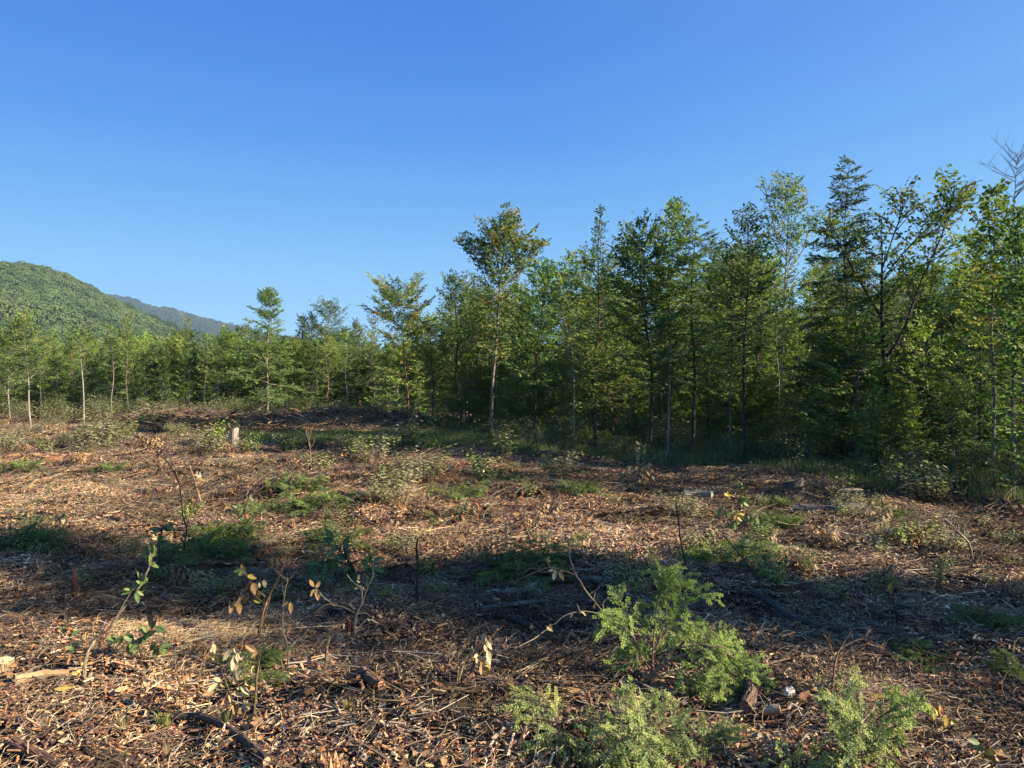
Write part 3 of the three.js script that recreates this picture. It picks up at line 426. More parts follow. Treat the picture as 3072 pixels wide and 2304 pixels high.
// the low forest beyond the clearing: one mass of tree tops
{
  const r = RNG(55), root = new THREE.Group(); root.name = 'lowland_forest'; root.userData = { kind: 'stuff', label: 'tree tops of the low forest beyond the clearing', category: 'forest' }; scene.add(root);
  for (const k of [0, 1, 2, 4, 6]) {
    const im = new THREE.InstancedMesh(kinds[k].parts.crown, leafMat, 110); im.name = 'crowns'; im.userData = { kind: 'stuff' };
    for (let i = 0; i < 110; i++) {
      const t = r(), Z = lerp(66, 240, Math.pow(t, 0.8)), x = lerp(-0.9, 0.95, r()) * Z, top = EYE + Z * lerp(0.052, 0.07, r()) * (x > 0.15 * Z ? 0.55 : 1), y0 = gh(x, -Z), h = clamp(top - y0, 5, 24) / 6.5;
      im.setMatrixAt(i, new THREE.Matrix4().compose(V(x, y0, -Z), new THREE.Quaternion().setFromAxisAngle(V(0, 1, 0), r() * 6.28), V(h * 1.15, h, h * 1.15)));
    }
    root.add(im);
  }
}
console.log('trees done', Object.values(used).reduce((a, b) => a + b + 1, 0));
// ---------------------------------------------------------------- shrubs and young growth at the foot of the woods
function genBush(o) {                                         // upright stems with leaves
  const r = RNG(o.seed), B = new MB(), C = new MB(false);
  for (let i = 0; i < o.stems; i++) {
    const a = r() * 6.283, out = o.w * Math.sqrt(r()), hh = o.h * (0.55 + 0.5 * r()), b = V(Math.cos(a) * out * 0.35, -0.03, Math.sin(a) * out * 0.35), t = V(Math.cos(a) * out, hh, Math.sin(a) * out), mid = b.clone().lerp(t, 0.5).add(V((r() - 0.5) * 0.1, hh * 0.1, (r() - 0.5) * 0.1));
    const path = curve([b, mid, t], 8), col = o.stem || WOOD.brown;
    B.tube(path, [0.004 + 0.004 * o.h, 0.0018], 4, col);
    const base = o.pal(r), nl = Math.round(o.leaves * (0.7 + 0.6 * r()));
    for (let j = 0; j < nl; j++) {
      const s = lerp(o.s0 ?? 0.25, 1, (j + r()) / nl), i0 = Math.min(7, Math.floor(s * 8)), p = path[i0].clone().lerp(path[i0 + 1], s * 8 - i0), az = j * 2.4 + r(), off = (o.spread ?? 0.1) * (0.3 + r());
      const q = V(Math.cos(az) * off, off * 0.3 * r(), Math.sin(az) * off).add(p);
      if (off > 0.05) B.tube([p, q], [0.002, 0.001], 3, col);
      const D = V(Math.cos(az), (o.hang ?? -0.1) + (r() - 0.5) * 0.6, Math.sin(az)).normalize(), up = V((r() - 0.5) * 0.8, 1, (r() - 0.5) * 0.8), sd = D.clone().cross(up).normalize(), n = sd.clone().cross(D), L = o.L * (0.6 + 0.6 * r());
      C.leaf(q.x, q.y, q.z, D.x, D.y, D.z, sd.x, sd.y, sd.z, n.x, n.y, n.z, L, L * (o.W ?? 0.26), 0.3 * r(), jit(base, r, 0.25));
    }
  }
  return { stems: B.geo(), leaves: C.geo() };
}
const bushes = {};
function bush(key, name, label, cat, pos, s, turn, group, o) {
  let t;
  if (!bushes[key]) { const p = genBush({ ...o, seed: Object.keys(bushes).length + 50 }); t = bushes[key] = thing(name, label, cat, pos, group); mesh('stems', p.stems, barkMat, t); const l = mesh('foliage', p.leaves, o.mat || leafMat, t); l.userData.kind = 'stuff'; }
  else { t = bushes[key].clone(); t.name = numbered(name); t.userData = { label, category: cat }; if (group) t.userData.group = group; scene.add(t); }
  t.position.copy(pos); t.rotation.y = turn; t.scale.set(s, s, s);
  return t;
}
const PALE = [0.33, 0.3, 0.15], TANLEAF = [0.4, 0.29, 0.15], BROWNLEAF = [0.24, 0.13, 0.06], OLIVE = [0.16, 0.16, 0.05], GREYLEAF = [0.2, 0.2, 0.14];
const BK = {
  under: { stems: 12, h: 1.0, w: 0.6, leaves: 26, L: 0.095, W: 0.3, spread: 0.13, pal: pick([GREEN.dark, 1], [GREEN.mid, 4], [GREEN.light, 4]) },
  under2: { stems: 9, h: 1.4, w: 0.7, leaves: 34, L: 0.1, W: 0.28, spread: 0.2, pal: pick([GREEN.mid, 3], [GREEN.light, 4], [GREEN.yellow, 1]) },
  pale: { stems: 12, h: 0.6, w: 0.45, leaves: 30, L: 0.085, W: 0.26, spread: 0.07, hang: -0.45, pal: pick([PALE, 3], [OLIVE, 3], [TANLEAF, 1], [GREEN.light, 2]), mat: dryLeafMat },
  wilt: { stems: 10, h: 0.42, w: 0.42, leaves: 24, L: 0.1, W: 0.24, spread: 0.06, hang: -0.9, pal: pick([TANLEAF, 3], [BROWNLEAF, 3], [GREYLEAF, 1.5]), mat: dryLeafMat },
  green: { stems: 15, h: 0.6, w: 0.55, leaves: 40, L: 0.085, W: 0.26, spread: 0.09, pal: pick([[0.2, 0.23, 0.05], 4], [GREEN.yellow, 3], [PALE, 2.5], [GREEN.mid, 1.5]) },
  sprout: { stems: 5, h: 0.75, w: 0.22, leaves: 18, L: 0.085, W: 0.24, spread: 0.09, hang: -0.2, pal: pick([GREEN.yellow, 3], [GREEN.light, 4]) },
};
// fine-needled low boughs
function genSprays(o) {
  const r = RNG(o.seed), B = new MB(), C = new MB(false);
  for (let i = 0; i < o.n; i++) {
    const a = r() * 6.283, len = o.len * (0.6 + 0.6 * r()), el = (o.el ?? 0.5) + (r() - 0.5) * 0.7, b = V((r() - 0.5) * o.w, 0, (r() - 0.5) * o.w), path = [];
    for (let j = 0; j <= 6; j++) { const q = j / 6; path.push(b.clone().add(V(Math.cos(a) * Math.cos(el) * len * q, Math.sin(el) * len * q - 0.45 * len * q * q * (o.droop ?? 1) - 0.01, Math.sin(a) * Math.cos(el) * len * q))); }
    B.tube(path, [0.005, 0.0015], 3, WOOD.brown); needleSpray(C, B, path, len, V(0, 1, 0).add(V((r() - 0.5), 0, (r() - 0.5)).multiplyScalar(0.8)).normalize(), r, o);
  }
  return { stems: B.geo(), leaves: C.geo() };
}
function needleRow(C, p, e, plane, r, o, base) {
  const tx = e.x - p.x, ty = e.y - p.y, tz = e.z - p.z, len = Math.hypot(tx, ty, tz), T = V(tx, ty, tz).divideScalar(len), sd = plane.clone().cross(T).normalize(), n = Math.max(3, Math.round(len / o.ns)), pn = T.clone().cross(sd);
  for (let j = 0; j < n; j++) for (const s of [-1, 1]) {
    const q = (j + r()) / n, fx = T.x * 0.55 + sd.x * s * 0.85 + (r() - 0.5) * 0.5, fy = T.y * 0.55 + sd.y * s * 0.85 + (r() - 0.5) * 0.5, fz = T.z * 0.55 + sd.z * s * 0.85 + (r() - 0.5) * 0.5, l = 1 / Math.hypot(fx, fy, fz), k = (r() - 0.5) * 1.2;
    let wx = T.x + pn.x * k, wy = T.y + pn.y * k, wz = T.z + pn.z * k; const d = (wx * fx + wy * fy + wz * fz) * l * l; wx -= fx * d; wy -= fy * d; wz -= fz * d; const wl = 1 / (Math.hypot(wx, wy, wz) + 1e-6);
    C.leaf(p.x + tx * q, p.y + ty * q, p.z + tz * q, fx * l, fy * l, fz * l, wx * wl, wy * wl, wz * wl, 0, 0, 0, o.nl * (0.7 + 0.5 * r()) * (1.1 - 0.4 * q), o.nw, 0, jit(base, r, 0.22));
  }
}
function needleSpray(C, B, path, len, plane, r, o) {
  const n = Math.round(len / o.bs), m = path.length - 1;
  for (let k = 0; k < n; k++) {
    const s = lerp(o.s0 ?? 0.12, 1, (k + r() * 0.5) / n), f = s * m, i0 = Math.min(m - 1, Math.floor(f)), p = path[i0].clone().lerp(path[i0 + 1], f - i0), d = path[i0 + 1].clone().sub(path[i0]).normalize(), sd = plane.clone().cross(d).normalize().multiplyScalar(k % 2 ? 1 : -1);
    const W3 = o.wild ?? 0.35, tl = Math.min(o.tmax, 0.03 + len * 0.42 * (1.08 - s)) * (0.35 + 1.0 * Math.pow(r(), 0.8)), t = d.clone().multiplyScalar(0.5 + 0.5 * r()).addScaledVector(sd, 0.7).add(V((r() - 0.5) * W3, (r() - 0.4) * W3 - 0.05, (r() - 0.5) * W3)).normalize(), mid = p.clone().addScaledVector(t, tl * 0.55), e = p.clone().addScaledVector(t, tl).add(V(0, -tl * 0.16 * (o.droop ?? 1), 0));
    const base = o.pal(r), tip = mixc(base, o.tip || GREEN.light, 0.5), plane0 = plane; plane = plane0.clone().add(V((r() - 0.5) * 1.1, (r() - 0.5) * 0.7, (r() - 0.5) * 1.1)).normalize();
    B.tube([p, mid, e], [0.0022, 0.0008], 3, o.twig || WOOD.tan);
    needleRow(C, p, mid, plane, r, o, base); needleRow(C, mid, e, plane, r, o, tip);
    const ns = Math.floor(tl / 0.045); for (let q = 1; q <= ns; q++) { const b = p.clone().lerp(e, q / (ns + 1)), l2 = tl * 0.35 * (1.1 - q / (ns + 1)) * (0.7 + 0.6 * r()), s2 = plane.clone().cross(t).normalize().multiplyScalar(q % 2 ? 1 : -1), e2 = b.clone().addScaledVector(t, l2 * 0.7).addScaledVector(s2, l2 * 0.75).add(V(0, -l2 * 0.1, 0)); needleRow(C, b, e2, plane, r, o, r() < 0.5 ? base : tip); }
    plane = plane0;
  }
  needleRow(C, path[m - 1], path[m], plane, r, o, o.tip || GREEN.light);
}
const sprayKinds = {};
function spray(key, label, pos, s, turn, group, o) {
  let t; const name = 'hemlock_seedling';
  if (!sprayKinds[key]) { const p = genSprays({ ...o, seed: 70 + Object.keys(sprayKinds).length }); t = sprayKinds[key] = thing(name, label, 'seedling', pos, group); mesh('stems', p.stems, barkMat, t); const l = mesh('needles', p.leaves, needleMat, t); l.userData.kind = 'stuff'; }
  else { t = sprayKinds[key].clone(); t.name = numbered(name); t.userData = { label, category: 'seedling' }; if (group) t.userData.group = group; scene.add(t); }
  t.position.copy(pos); t.rotation.y = turn; t.scale.set(s, s, s); return t;
}
const SK = {
  lit: { n: 30, len: 0.62, w: 0.5, el: 1.0, bs: 0.035, tmax: 0.16, ns: 0.012, nl: 0.024, nw: 0.0048, pal: pick([GREEN.hemlight, 3], [GREEN.light, 2], [GREEN.hem, 2]) },
  grey: { n: 26, len: 0.6, w: 0.5, el: 0.85, bs: 0.035, tmax: 0.16, ns: 0.012, nl: 0.024, nw: 0.0045, pal: pick([GREEN.hemlight, 3], [GREEN.light, 2], [GREEN.hem, 2]) },
};
{
  const r = RNG(31);
  for (let i = 0; i < 300; i++) {                             // foot of the right-hand wood
    const u = lerp(1300, 3230, r()), q = Math.pow(r(), 0.75), Z = lerp(foot(u), edge(u) + 3, q), x = (u - 1536) / F * Z, k = ['under', 'under', 'green', 'under2', 'sprout', 'under'][Math.floor(r() * 6)], w = { under: 'low leafy shrub', under2: 'taller loose-leaved shrub', green: 'lighter green low shrub', sprout: 'upright sprouting shrub' }[k];
    bush(k, 'undergrowth_shrub', w + ' at the right wood’s foot near ' + near(u), 'shrub', V(x, gh(x, -Z), -Z), (k === 'green' || k === 'sprout' ? 0.8 : 0.58) * (0.7 + 0.7 * r()) * (0.8 + 0.5 * q), r() * 6, w + 's near ' + near(u), BK[k]);
  }
  for (let i = 0; i < 70; i++) {                              // foot of the left-hand wood
    const u = lerp(-80, 1260, r()), Z = lerp(39, 45, r()), x = (u - 1536) / F * Z, k = r() < 0.6 ? 'under2' : 'green';
    const w = k === 'green' ? 'light green leafy shrub' : 'tall loose-leaved shrub'; bush(k, 'undergrowth_shrub', w + ' at the left wood’s foot near ' + near(u), 'shrub', V(x, gh(x, -Z), -Z), (k === 'green' ? 1.7 : 0.95) * (0.7 + r() * 0.6), r() * 6, w + 's at the left near ' + near(u), BK[k]);
  }
}

// ---------------------------------------------------------------- litter: pieces nobody could count, in drifts of leaves, chips, twigs and dry strands
const LIT = [[0.35, 0.215, 0.105], [0.26, 0.135, 0.064], [0.17, 0.08, 0.04], [0.085, 0.042, 0.026], [0.44, 0.32, 0.18], [0.22, 0.17, 0.12], [0.05, 0.029, 0.019], [0.25, 0.105, 0.046], [0.13, 0.065, 0.036]];
const CHIP = [[0.48, 0.315, 0.155], [0.33, 0.185, 0.088], [0.18, 0.088, 0.045], [0.09, 0.045, 0.028], [0.23, 0.108, 0.05], [0.19, 0.145, 0.105], [0.26, 0.12, 0.055], [0.06, 0.035, 0.023], [0.52, 0.4, 0.25]];
function litterGeo(seed, nLeaf, nChip, nTwig, nStrand, R) {
  const r = RNG(seed), m = new MB(false);
  const place = () => { for (let k = 0; ; k++) { const a = r() * 6.283, q = R * Math.sqrt(r()), x = Math.cos(a) * q, z = Math.sin(a) * q; if (k > 3 || N2(x * 5 + seed * 9, z * 5, 21) + 0.5 * N2(x * 13, z * 13 + seed * 7, 22) > (r() - 0.75) * 0.8) return [x, z]; } };
  for (let i = 0; i < nLeaf; i++) {
    const [x, z] = place(), y = 0.004 + r() * r() * 0.045, a = r() * 6.283, L = (0.016 + 0.055 * Math.pow(r(), 4) + 0.016 * r()), W = L * (0.24 + 0.12 * r()), pitch = (r() - 0.4) * 1.1, c = jit(LIT[Math.floor(r() * LIT.length)], r, 0.25);
    const roll = (r() - 0.5) * 1.6, D = V(Math.cos(a) * Math.cos(pitch), Math.sin(pitch), Math.sin(a) * Math.cos(pitch)), S0 = V(-Math.sin(a), 0, Math.cos(a)), N = S0.clone().cross(D).multiplyScalar(-1), Sd = S0.clone().multiplyScalar(Math.cos(roll)).addScaledVector(N, Math.sin(roll)), Nn = D.clone().cross(Sd), curl = (r() - 0.3) * 0.6 * L, fold = (r() - 0.2) * 0.8 * W;
    const at = (l, w, n) => m.v(x + D.x * l + Sd.x * w + Nn.x * n, Math.max(0.001, y + D.y * l + Sd.y * w + Nn.y * n), z + D.z * l + Sd.z * w + Nn.z * n, c);
    const A = at(-L / 2, 0, curl), B = at(0, 0, 0), T = at(L / 2, 0, curl), Rr = at(-L * 0.05, W, fold), Ll = at(-L * 0.05, -W, fold);
    m.i.push(A, Rr, B, B, Rr, T, A, B, Ll, B, T, Ll);
  }
  for (let i = 0; i < nChip; i++) {
    const [x, z] = place(), y = 0.006 + r() * r() * 0.03, a = r() * 6.283, L = 0.012 + 0.12 * Math.pow(r(), 5) + 0.02 * r(), W = 0.002 + Math.min(L, 0.06) * (0.05 + 0.12 * r()), H = W * (0.3 + 0.5 * r()), pitch = (r() - 0.5) * 0.7, roll = (r() - 0.5) * 1.4, c = jit(CHIP[Math.floor(r() * CHIP.length)], r, 0.25);
    const q = new THREE.Quaternion().setFromEuler(new THREE.Euler(roll, a, pitch)), vs = [];
    for (const [l, w, h] of [[-1, -0.8, -1], [-0.9, 0.8, -1], [1, 0.5, -1], [0.85, -0.6, -1], [-0.95, -0.6, 1], [-0.8, 0.7, 1], [0.9, 0.4, 1], [0.8, -0.5, 1]]) { const p = V(l * L * 0.5, h * H * 0.5, w * W).applyQuaternion(q); vs.push(m.v(p.x + x, Math.max(0, p.y + y), p.z + z, c)); }
    for (const [b, d, e, f] of [[4, 5, 6, 7], [0, 4, 7, 3], [1, 2, 6, 5], [0, 1, 5, 4], [3, 7, 6, 2]]) m.i.push(vs[b], vs[d], vs[e], vs[b], vs[e], vs[f]);
  }
  for (let i = 0; i < nTwig; i++) {
    const [x, z] = place(), a = r() * 6.283, L = 0.1 + 0.3 * r(), y = 0.012 + r() * 0.035, w = (r() - 0.5) * 0.5, c = jit([WOOD.pale, WOOD.tan, WOOD.brown, WOOD.dark, WOOD.brown, WOOD.dark][Math.floor(r() * 6)], r, 0.2), R0 = 0.0012 + 0.0045 * Math.pow(r(), 3);
    m.tube([V(x, y, z), V(x + Math.cos(a) * L * 0.5, y + (r() - 0.3) * 0.04, z + Math.sin(a) * L * 0.5), V(x + Math.cos(a + w) * L, y + (r() - 0.2) * 0.06, z + Math.sin(a + w) * L)], [R0, R0 * 0.5], 3, c);
  }
  for (let i = 0; i < nStrand; i++) {
    const [x, z] = place(), a = r() * 6.283, L = 0.08 + 0.14 * r(), y = 0.005, h = 0.02 + 0.07 * r(), c = jit([TANLEAF, [0.42, 0.34, 0.19], BROWNLEAF][Math.floor(r() * 3)], r, 0.2), s = 0.0013;
    const px = -Math.sin(a) * s, pz = Math.cos(a) * s; let k = [];
    for (let j = 0; j <= 4; j++) { const q = j / 4, X = x + Math.cos(a + q * 0.6) * L * q, Y = y + h * Math.sin(q * 2.4), Z = z + Math.sin(a + q * 0.6) * L * q; k.push(m.v(X + px, Y, Z + pz, c), m.v(X - px, Y + s, Z - pz, c)); }
    for (let j = 0; j < 4; j++) m.i.push(k[j * 2], k[j * 2 + 1], k[j * 2 + 2], k[j * 2 + 1], k[j * 2 + 3], k[j * 2 + 2]);
  }
  const g = m.geo(); return g;
}
{
  const geos = [litterGeo(1, 560, 620, 60, 30, 0.62), litterGeo(2, 950, 380, 46, 24, 0.62), litterGeo(3, 260, 1000, 70, 20, 0.62), litterGeo(4, 420, 520, 130, 60, 0.62), litterGeo(5, 350, 380, 60, 330, 0.62), litterGeo(6, 110, 520, 30, 16, 0.62)];
  const spots = geos.map(() => []), r = RNG(8), up = V(0, 1, 0);
  const add = (x, Z, s, k) => spots[k].push([x, Z, s]);
  for (let Z = 2.9; Z < 62;) {
    const st = Z < 9 ? 0.42 : Z < 16 ? 0.55 : Z < 28 ? 0.85 : 1.25, w = Z * 0.72 + 1.2;
    for (let x = -w; x < w; x += st) {
      const jx = x + (r() - 0.5) * st, jz = Z + (r() - 0.5) * st, u = jx / jz * F + 1536;
      if (u > 1250 && jz > foot(u) + 0.3 && r() < 0.75) continue;
      const q = N2(jx * 0.35, jz * 0.35, 6) + 0.6 * N2(jx * 1.1, jz * 1.1, 8), k = q < -0.28 ? 2 : q < -0.02 ? 0 : q < 0.2 ? 3 : q < 0.62 ? 1 : 4;
      if (N2(jx * 0.55, jz * 0.55, 12) < -0.3 && r() < 0.6) { add(jx, jz, 0.7 + 0.3 * r(), 5); continue; }
      add(jx, jz, (Z < 9 ? 0.85 : Z < 16 ? 1.05 : Z < 28 ? 1.4 : 2.0) * (0.85 + 0.3 * r()), r() < 0.2 ? Math.floor(r() * 4) : k);
    }
    Z += st;
  }
  for (let i = 0; i < 26; i++) { const p = G(579 + (r() - 0.5) * 260, 1925 + (r() - 0.5) * 90); add(p.x, -p.z, 0.5 + 0.3 * r(), 4); }
  for (let i = 0; i < 14; i++) { const p = G(2660 + (r() - 0.5) * 200, 2120 + (r() - 0.5) * 90); add(p.x, -p.z, 0.5, 4); }
  const root = new THREE.Group(); root.name = 'forest_litter'; root.userData = { kind: 'stuff', label: 'dead leaves, wood chips and twigs strewn over the cleared ground', category: 'litter' }; scene.add(root);
  const names = ['leaf_and_chip_litter', 'leaf_litter', 'chip_litter', 'twig_litter', 'dry_strand_litter', 'crumb_litter'];
  geos.forEach((g, k) => {
    const im = new THREE.InstancedMesh(g, litterMat, spots[k].length), M = new THREE.Matrix4(), q = new THREE.Quaternion(), q2 = new THREE.Quaternion(); im.name = names[k]; im.userData = { kind: 'stuff' };
    spots[k].forEach(([x, Z, s], i) => {
      const e = 0.3 * s, n = V(gh(x - e, -Z) - gh(x + e, -Z), 2 * e, gh(x, -Z - e) - gh(x, -Z + e)).normalize();
      q.setFromUnitVectors(up, n); q2.setFromAxisAngle(up, r() * 6.283); q.multiply(q2);
      const y = (gh(x, -Z) * 2 + gh(x - e, -Z) + gh(x + e, -Z) + gh(x, -Z - e) + gh(x, -Z + e)) / 6;
      M.compose(V(x, y + 0.004, -Z), q, V(s, s * (Z < 16 ? 1 : 0.9), s)); im.setMatrixAt(i, M);
      const w = N2(x * 0.17, Z * 0.17, 4), b = 0.93 + 0.75 * N2(x * 0.55, Z * 0.55, 13);
      im.setColorAt(i, new THREE.Color().setRGB(1.06 * b * (1.02 + 0.12 * w), 1.1 * b, 1.1 * b * (1 - 0.12 * w)));
    });
    im.castShadow = im.receiveShadow = true; root.add(im);
  });
  // slash: tangles of broken branches and bark
  const slashGeo = (sd) => {
    const q = RNG(sd), m = new MB();
    for (let i = 0; i < 26; i++) {
      const a = q() * 6.283, d = 0.75 * Math.sqrt(q()), x = Math.cos(a) * d, z = Math.sin(a) * d, b = q() * 6.283, L = 0.2 + 0.8 * q() * q(), el = (q() - 0.25) * 0.5, R0 = 0.004 + 0.013 * q() * q(), y = 0.02 + 0.07 * q(), c = jit([WOOD.dark, WOOD.brown, WOOD.brown, WOOD.grey, WOOD.tan, WOOD.pale, WOOD.tan][Math.floor(q() * 7)], q, 0.25), pts = [];
      for (let j = 0; j <= 4; j++) { const t = j / 4; pts.push(V(x + Math.cos(b + 0.5 * t) * L * t, y + Math.sin(el) * L * t + 0.03 * N2(t * 3, i, sd), z + Math.sin(b + 0.5 * t) * L * t)); }
      m.tube(pts, [R0, R0 * 0.45], 5, c);
      for (let j = 1; j < 4; j++) if (q() < 0.5) m.tube([pts[j], pts[j].clone().add(V((q() - 0.5) * 0.3, 0.02 + 0.14 * q(), (q() - 0.5) * 0.3))], [R0 * 0.4, R0 * 0.2], 3, c);
    }
    for (let i = 0; i < 16; i++) {                            // bark slabs and split pieces
      const a = q() * 6.283, d = 0.7 * Math.sqrt(q()), L = 0.06 + 0.16 * q(), w = 0.012 + 0.03 * q(), b = q() * 6.283, el = (q() - 0.3) * 0.7, p = V(Math.cos(a) * d, 0.03 + 0.03 * q(), Math.sin(a) * d), c = jit([[0.2, 0.085, 0.04], [0.1, 0.05, 0.03], [0.33, 0.19, 0.085], [0.06, 0.04, 0.03]][i % 4], q, 0.25), D = V(Math.cos(b) * Math.cos(el), Math.sin(el), Math.sin(b) * Math.cos(el));
      m.tube([p, p.clone().addScaledVector(D, L * 0.5).add(V(0, 0.008, 0)), p.clone().addScaledVector(D, L)], [w, w * 0.6], 5, c, true, 0.3);
    }
    return m.geo();
  };
  const sroot = new THREE.Group(); sroot.name = 'slash_debris'; sroot.userData = { kind: 'stuff', label: 'tangle of broken branches and bark left lying over the cleared ground', category: 'brushwood' }; scene.add(sroot);
  for (let k = 0; k < 4; k++) {
    const at = [];
    for (let i = 0; at.length < 190 && i < 7000; i++) { const Z = 3.2 + 34 * Math.pow(r(), 1.35), x = (r() - 0.5) * 1.45 * (Z + 0.8), u = x / Z * F + 1536; if (u > 1250 && Z > foot(u) + 0.5) continue; if (N2(x * 0.45, Z * 0.45, 30) + 0.4 * N2(x * 1.6, Z * 1.6, 31) > (Z < 9 ? 0.1 : 0.0) + 0.25 * (r() - 0.5)) at.push([x, Z, (0.4 + 0.5 * smooth(5, 14, Z)) * (0.7 + 0.6 * r())]); }
    for (let i = 0; i < 22; i++) { const u = lerp(400, 1230, r()), Z = lerp(32, 39, r()), x = (u - 1536) / F * Z; at.push([x, Z, 1.5 + r()]); }
    const im = new THREE.InstancedMesh(slashGeo(40 + k), barkMat, at.length); im.name = 'branches'; im.userData = { kind: 'stuff' };
    at.forEach(([x, Z, sc], i) => { const e = 0.4, n = V(gh(x - e, -Z) - gh(x + e, -Z), 2 * e, gh(x, -Z - e) - gh(x, -Z + e)).normalize(), Q = new THREE.Quaternion().setFromUnitVectors(up, n).multiply(new THREE.Quaternion().setFromAxisAngle(up, r() * 6.283)); im.setMatrixAt(i, new THREE.Matrix4().compose(V(x, gh(x, -Z), -Z), Q, V(sc, sc, sc))); });
    sroot.add(im);
  }
  // grass: the damp green strip by the wood corner, and blades along the wood's foot
  const gm = new MB(false), rg = RNG(4);
  for (let i = 0; i < 260; i++) { const a = rg() * 6.283, q = 0.55 * Math.sqrt(rg()), x = Math.cos(a) * q, z = Math.sin(a) * q, h = 0.12 + 0.22 * rg(), b = rg() * 6.283, l = 0.1 * rg(), c = jit([[0.06, 0.12, 0.025], [0.1, 0.16, 0.035], [0.2, 0.2, 0.07]][Math.floor(rg() * 3)], rg, 0.2), w = 0.005; const k0 = gm.v(x - w, -0.02, z, c), k1 = gm.v(x + w, -0.02, z, c), k2 = gm.v(x + Math.cos(b) * l * 0.4 + w, h * 0.6, z + Math.sin(b) * l * 0.4, c), k3 = gm.v(x + Math.cos(b) * l * 1.4, h, z + Math.sin(b) * l * 1.4, c), k4 = gm.v(x + Math.cos(b) * l * 0.4 - w, h * 0.6, z + Math.sin(b) * l * 0.4, c); gm.i.push(k0, k1, k2, k0, k2, k4, k4, k2, k3); }
  const gg = gm.geo(), at = [];
  for (let i = 0; i < 300; i++) { const t = rg(), u = lerp(760, 1560, t), Z = lerp(24.5, 29, rg()) - 4 * smooth(1300, 1560, u), x = (u - 1536) / F * Z; at.push([x, Z, 0.8 + 0.5 * rg()]); }
  for (let i = 0; i < 330; i++) { const u = lerp(1300, 3150, rg()), Z = lerp(foot(u) - 0.4, edge(u) + 1.5, Math.pow(rg(), 0.8)), x = (u - 1536) / F * Z; at.push([x, Z, 0.6 + 0.5 * rg()]); }
  const im = new THREE.InstancedMesh(gg, leafMat, at.length); im.name = 'grass'; im.userData = { kind: 'stuff', label: 'green grass strip along the foot of the right-hand wood', category: 'grass' };
  at.forEach(([x, Z, s], i) => im.setMatrixAt(i, new THREE.Matrix4().compose(V(x, gh(x, -Z), -Z), new THREE.Quaternion().setFromAxisAngle(up, i * 1.7), V(s, s * (0.7 + 0.5 * rg()), s)))); scene.add(im);
}

// ---------------------------------------------------------------- stumps
function stump(label, u, v, wpx, hpx, o = {}) {
  const p = G(u, v), z = -p.z, R = wpx * PX(z) / 2, H = hpx * PX(z), r = RNG(u), t = thing('tree_stump', label, 'stump', p), B = new MB(), n = 22, bark = o.bark || WOOD.dark, rows = 5, wood = o.top || WOOD.tan, f = o.flare ?? 0.35, tilt = o.tilt ?? 0.1, ph = r() * 6;
  const rad = (a, q) => R * (1 + 0.1 * Math.sin(a * 3 + ph) + 0.06 * Math.sin(a * 7 + ph * 2)) * (1 + f * Math.pow(1 - q, 2.2) * (0.7 + 0.6 * Math.sin(a * 4 + ph)));
  const topY = (a, q) => H * (1 + tilt * Math.cos(a - ph) * q);
  for (let j = 0; j <= rows; j++) for (let i = 0; i <= n; i++) { const a = (i % n) / n * 6.28318, q = j / rows, R2 = rad(a, q) * (1 + 0.05 * Math.sin(i * 5.1)), k = 0.8 + 0.4 * r(); B.v(Math.cos(a) * R2, j ? topY(a, 1) * q : -0.08, Math.sin(a) * R2, [bark[0] * k, bark[1] * k, bark[2] * k], Math.cos(a), 0.1, Math.sin(a), i / n * 4, q * H); }
  for (let j = 0; j < rows; j++) for (let i = 0; i < n; i++) { const a = j * (n + 1) + i; B.i.push(a, a + n + 1, a + 1, a + 1, a + n + 1, a + n + 2); }
  mesh('bark', B.geo(), barkMat, t);
  const C = new MB(false), c0 = C.v(0, H - 0.004, 0, wood), rings = 6;
  for (let j = 1; j <= rings; j++) for (let i = 0; i < n; i++) { const a = i / n * 6.28318, q = j / rings, R2 = rad(a, 1) * q * 0.985, k = 0.85 + 0.3 * (j % 2) * 0.5 + 0.15 * r(); C.v(Math.cos(a) * R2, lerp(H, topY(a, 1), q) + (r() - 0.5) * 0.01 * (o.ragged ?? 1) + 0.003, Math.sin(a) * R2, [wood[0] * k, wood[1] * k, wood[2] * k]); }
  for (let i = 0; i < n; i++) { C.i.push(c0, c0 + 1 + (i + 1) % n, c0 + 1 + i); for (let j = 0; j < rings - 1; j++) { const a = 1 + j * n + i, b = 1 + j * n + (i + 1) % n; C.i.push(a, b, a + n, b, b + n, a + n); } }
  mesh('cut_top', C.geo(), plainMat, t);
  if (o.splinters) { const Sx = new MB(false); for (let i = 0; i < o.splinters; i++) { const a = r() * 6.28, q = R * (0.4 + 0.55 * r()), h = H * (o.sh ?? 0.5) * (0.3 + 0.8 * r()), w = R * 0.22, x = Math.cos(a) * q, zz = Math.sin(a) * q; const c = jit(o.sc || WOOD.tan, r, 0.2), k = [Sx.v(x - w, H * 0.8, zz, c), Sx.v(x + w, H * 0.8, zz, c), Sx.v(x, H * 0.8, zz + w, c), Sx.v(x + (r() - 0.5) * w, H + h, zz, c)]; Sx.i.push(k[0], k[1], k[3], k[1], k[2], k[3], k[2], k[0], k[3]); } mesh('splinters', Sx.geo(), plainMat, t); }
  return t;
}
stump('tall pale post-like stump standing before the grassy shadow strip', 703, 1346, 26, 58, { bark: [0.5, 0.43, 0.33], top: WOOD.cream, flare: 0.22, tilt: 0.06, splinters: 5, sc: [0.46, 0.36, 0.22], sh: 0.14 });
stump('low broad orange-brown stump on the sunlit soil at left', 152, 1392, 52, 22, { bark: WOOD.red, top: [0.45, 0.24, 0.12], flare: 0.5 });
